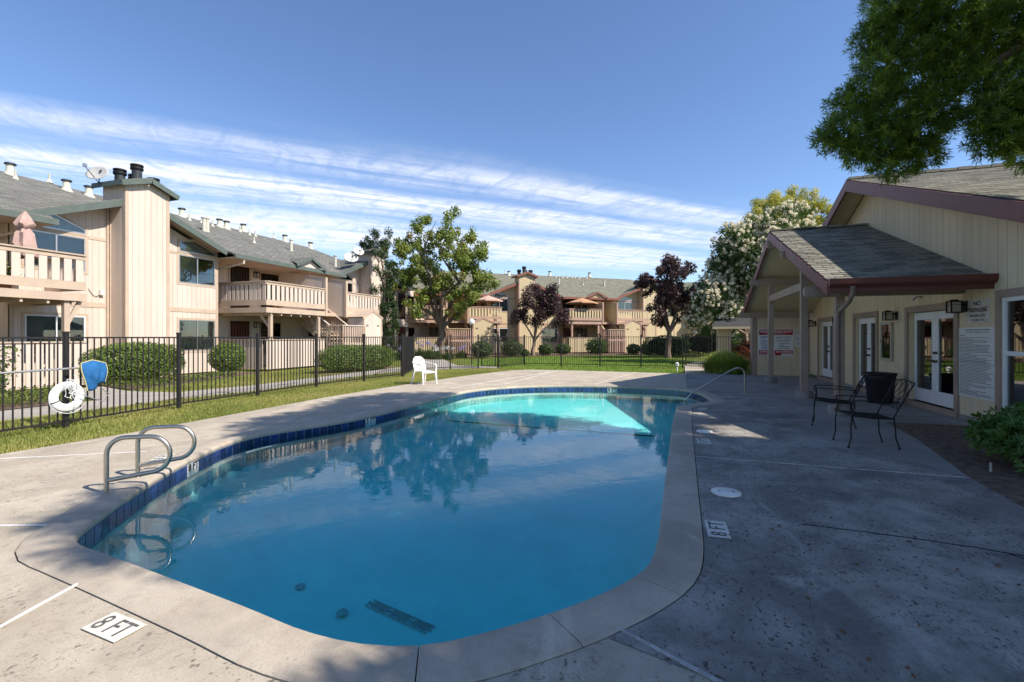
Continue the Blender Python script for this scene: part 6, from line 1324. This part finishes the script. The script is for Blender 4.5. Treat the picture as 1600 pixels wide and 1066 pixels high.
parasol(tuple(FW(.6,.8,2.8)), 'open tan parasol on the far balcony', (.50,.28,.15), r=1.5)
parasol(tuple(FW(-8.3,.9,2.8)), 'open pink striped parasol on the balcony behind the green tree', (.55,.36,.28), r=1.3)
# satellite dishes
def dish(loc, rz_, label, s=1.):
    e = empty('satellite_dish', loc, rz_); tag(e, label, 'satellite dish', 'satellite dishes on the left block'); mb = MB(); nr, na = 5, 22
    mb.v.append((0,0,0))
    for i in range(1,nr+1):
        for k in range(na): a = 2*math.pi*k/na; r_ = i/nr; mb.v.append((.05*r_*r_*s, .38*r_*math.cos(a)*s, .29*r_*math.sin(a)*s))
    for k in range(na): mb.f.append((0,1+k,1+(k+1) % na))
    for i in range(nr-1):
        for k in range(na): a = 1+i*na+k; b = 1+i*na+(k+1) % na; mb.f.append((a,a+na,b+na,b))
    d_ = mb.build('reflector', M('dish_grey', (.46,.45,.42), .5, .05, 5), e, True); d_.rotation_euler = (0,R(-25),0); d_.location = (0,0,.35*s); q = d_.modifiers.new('s','SOLIDIFY'); q.thickness = .012
    MB().box(.052*s,.056*s,.06*s,.14*s,.03*s,.12*s).build('emblem', m_ink, d_)
    MB().tube([(-.05*s,0,0),(-.04*s,0,.3*s)], .02, 6).build('mast', m_flue, e); MB().tube([(-.02*s,0,.05*s),(.52*s,.0,.42*s)], .012, 6).build('feed_arm', m_flue, e); MB().box(.48*s,.58*s,-.04*s,.04*s,.40*s,.5*s).build('feed_horn', m_alu, e)
dish((-18.75,11.32,6.78), R(-70), 'satellite dish on the edge of the near chimney roof')
q = at(548,408,28.6); dish((q.x,q.y,q.z-.2), R(-40), 'larger satellite dish on the roof left of the far chimney', 1.15); dish((q.x+.25,q.y+.4,q.z+.3), R(-30), 'upper satellite dish beside the far chimney of the left block', .9)

# potted plants on the balconies
m_pot = M('terracotta', (.38,.16,.08), .8, .1, 8)
ml_orange = leafmat('orange_flower', (.5,.12,.03), (.7,.3,.08), .4, .8)
for (loc, lab, fl) in ((tuple(FW(-.7,.35,2.8)), 'potted plant with orange flowers beside the tan parasol', ml_orange), (tuple(FW(-7.8,.35,2.8)), 'potted orange-flowered plant by the pink striped parasol', ml_orange), ((-17.15,8.1,2.75), 'yellow-flowered pot plant behind the slats of the left-edge balcony', ml_yellow), ((-17.2,17.6,2.75), 'leafy pot plant behind the slats of the long left balcony', ml_bush)):
    e = empty('potted_plant', loc); tag(e, lab, 'potted plant'); MB().lathe([(.12,0),(.17,.28),(.19,.28),(.19,.33),(.15,.33),(.14,.29),(0,.29)], (0,0,0), 16).build('pot', m_pot, e, True)
    g = np.random.default_rng(int(abs(loc[0]*10))); d = g.normal(size=(500,3)); d /= np.linalg.norm(d,axis=1)[:,None]; d[:,2] = np.abs(d[:,2]); p = d*g.uniform(.1,.34,500)[:,None]*np.array([1,1,1.5])+np.array([0,0,.32]); leaves_mesh('foliage', p, d, g, .09, .5, ml_bush, None, e); leaves_mesh('flowers', p[:90]*1.05, d[:90], g, .08, .8, fl, None, e)
# kiosk roof beyond the gate
e = empty('mailbox_kiosk', (3.5,28.6,0)); tag(e, 'small kiosk with shingled roof coloured as in tree shade behind the red maple', 'kiosk')
slopepoly(e, [(-1.35,-1.1),(1.6,-1.1),(1.6,.3),(-.9,.3)], lambda x, y: 2.05+.38*(y+1.1), .07, m_slab, 'roof'); MB().box(-1.3,1.6,-1.12,-1.07,1.9,2.03).build('fascia', m_sidF, e)  # dark roof colour stands in for the shade of trees
for x in (-.45, 1.2): MB().box(x-.07,x+.07,-.9,-.76,0,1.97).build('post', m_trimF, e); MB().bar((x+.1,-.83,1.5),(x+.45,-.83,1.93),.07,.08).build('brace', m_sidF, e)
MB().box(-1.0,-.5,-.6,.2,0,1.9).build('locker', m_sidF, e)

# ------------------------------------------------------------------ the big fern pine overhead
fp = empty('fern_pine_tree', (6.9,4.6,0)); tag(fp, 'large dark fern pine whose branches hang over the clubhouse roof', 'tree')
FB = Vector((6.9,4.6,0))
vis = [((1330,205,7.6),.42),((1300,215,7.7),.28),((1370,225,7.5),.45),((1410,215,7.4),.45),((1450,190,7.4),.42),((1400,255,7.4),.32),((1440,240,7.3),.3),((1355,150,7.8),.40),((1320,165,7.8),.28),((1400,165,7.7),.42),((1380,100,8.0),.42),((1365,60,8.1),.35),((1430,110,7.8),.5),((1410,40,8.1),.5),((1480,60,7.8),.6),((1470,130,7.5),.24),((1500,110,7.4),.24),((1545,60,7.4),.6),((1530,130,7.0),.24),((1590,40,7.2),.6),((1600,130,6.9),.5),((1590,190,6.7),.42),((1560,215,6.7),.34),((1615,235,6.6),.36),((1540,180,6.9),.28),((1575,160,6.8),.35),((1440,10,8.2),.5),((1390,5,8.3),.42),((1510,10,7.8),.6),((1460,165,7.4),.35),((1340,235,7.5),.25),((1650,160,6.6),.6),((1660,60,6.9),.7)]
g = np.random.default_rng(55)
def tufts(blobs, n, ls, per, seed, name, wid=.11):
    g = np.random.default_rng(seed); C_ = np.array([tuple(Vector(c)-FB) for c, r in blobs]); R_ = np.array([r if hasattr(r,'__len__') else (r,r,r*.85) for c, r in blobs]); w = R_.prod(1)**(2/3); idx = g.choice(len(C_), n, p=w/w.sum())
    d = g.normal(size=(n,3)); d /= np.linalg.norm(d,axis=1)[:,None]; p = C_[idx]+d*R_[idx]*(g.uniform(.35,1.08,n)**.55)[:,None]
    ax = d*.8+np.array([0,0,-.05])+g.normal(size=(n,3))*.35; ax /= np.linalg.norm(ax,axis=1)[:,None]; t1 = np.cross(ax, g.normal(size=(n,3))); t1 /= np.linalg.norm(t1,axis=1)[:,None]; t2 = np.cross(ax,t1); tt = g.random(n); V, T = [], []
    for k in range(per):
        a = g.random(n)*6.283; el = g.uniform(.0,1.1,n)[:,None]; out = t1*np.cos(a)[:,None]+t2*np.sin(a)[:,None]; dr = out+ax*el; dr /= np.linalg.norm(dr,axis=1)[:,None]; st = p+ax*(g.uniform(-.6,.5,n)*ls*1.1)[:,None]
        sd = np.cross(dr,ax); sd /= np.maximum(1e-6,np.linalg.norm(sd,axis=1))[:,None]; L_ = ls*g.uniform(.6,1.2,n)[:,None]; w_ = L_*wid*.5; v = np.empty((n,4,3)); v[:,0] = st; v[:,1] = st+dr*L_*.45+sd*w_; v[:,2] = st+dr*L_; v[:,3] = st+dr*L_*.45-sd*w_; V.append(v); T.append(np.clip(tt*.8+g.random(n)*.2,0,1))
    rawquads(name, np.concatenate(V), ml_fern, np.concatenate(T), fp)
tufts([(at(*c), r) for c, r in vis], 7600, .105, 20, 56, 'crown', .13)
hi = [((4.4,7.6,7.7),(1.0,1.0,.8)), ((5.2,7.0,7.9),(1.3,1.3,.9)), ((5.6,6.1,6.8),(1.1,1.2,1.0)), ((6.4,5.6,9.3),(2.9,2.7,1.7)), ((4.4,8.0,10.0),(1.3,2.0,1.0)), ((4.9,3.4,8.9),(1.0,1.3,.75)), ((4.5,5.6,9.3),(1.7,1.9,1.3)), ((5.0,1.55,8.7),(1.05,.75,.7)), ((8.6,3.8,8.2),(2.4,2.6,1.8)), ((6.6,7.8,9.2),(2.3,2.3,1.4))]
low = [((6.5,1.9,6.3),(1.35,1.35,1.2)), ((7.4,4.4,6.2),(1.9,2.4,1.4)), ((9.4,2.2,6.2),(2.4,2.4,1.8)), ((8.6,5.2,6.2),(2.4,1.6,1.3)), ((8.1,7.25,8.4),(.8,.8,.6)), ((5.05,2.85,8.8),(.9,1.0,.6)), ((5.0,3.9,8.9),(.9,.9,.6)), ((6.9,.2,6.6),(1.2,1.3,1.0)), ((6.2,3.4,7.6),(1.3,1.8,1.2)), ((9.5,-.8,6.5),(2.4,2.0,1.8)), ((6.9,-1.6,5.8),(1.6,1.2,1.0))]
tufts(hi, 13500, .24, 10, 57, 'crown', .22); tufts(low, 13500, .26, 10, 58, 'crown', .24)  # out-of-frame crown; several clumps added to close sun gaps over the pool
limbs((0,0,0), [tuple(Vector(t)-FB) for t in ((4.6,7.4,9.6),(4.8,3.6,9.2),(8.6,3.6,8.6),(6.4,4.6,10.2),(6.6,7.6,9.0))], .3, m_bark, fp, 3, fork=.5)
br = [Vector((6.7,5.4,4.8)), at(1640,40,6.9), at(1530,115,7.2), at(1475,165,7.4), at(1420,200,7.5), at(1350,215,7.6)]
MB().tube([b-FB for b in br], [.12,.075,.045,.035,.025,.012], 8).build('limb', m_bark, fp, True)
for a_, b_ in (((1530,115,7.2),(1440,60,8.0)), ((1560,90,7.1),(1590,190,6.7)), ((1475,165,7.4),(1400,150,7.7)), ((1530,115,7.2),(1500,30,7.8))):
    a_, b_ = at(*a_), at(*b_); MB().tube([a_-FB, a_.lerp(b_,.5)-FB+Vector((0,0,.05)), b_-FB], [.03,.02,.008], 6).build('branch', m_bark, fp, True)
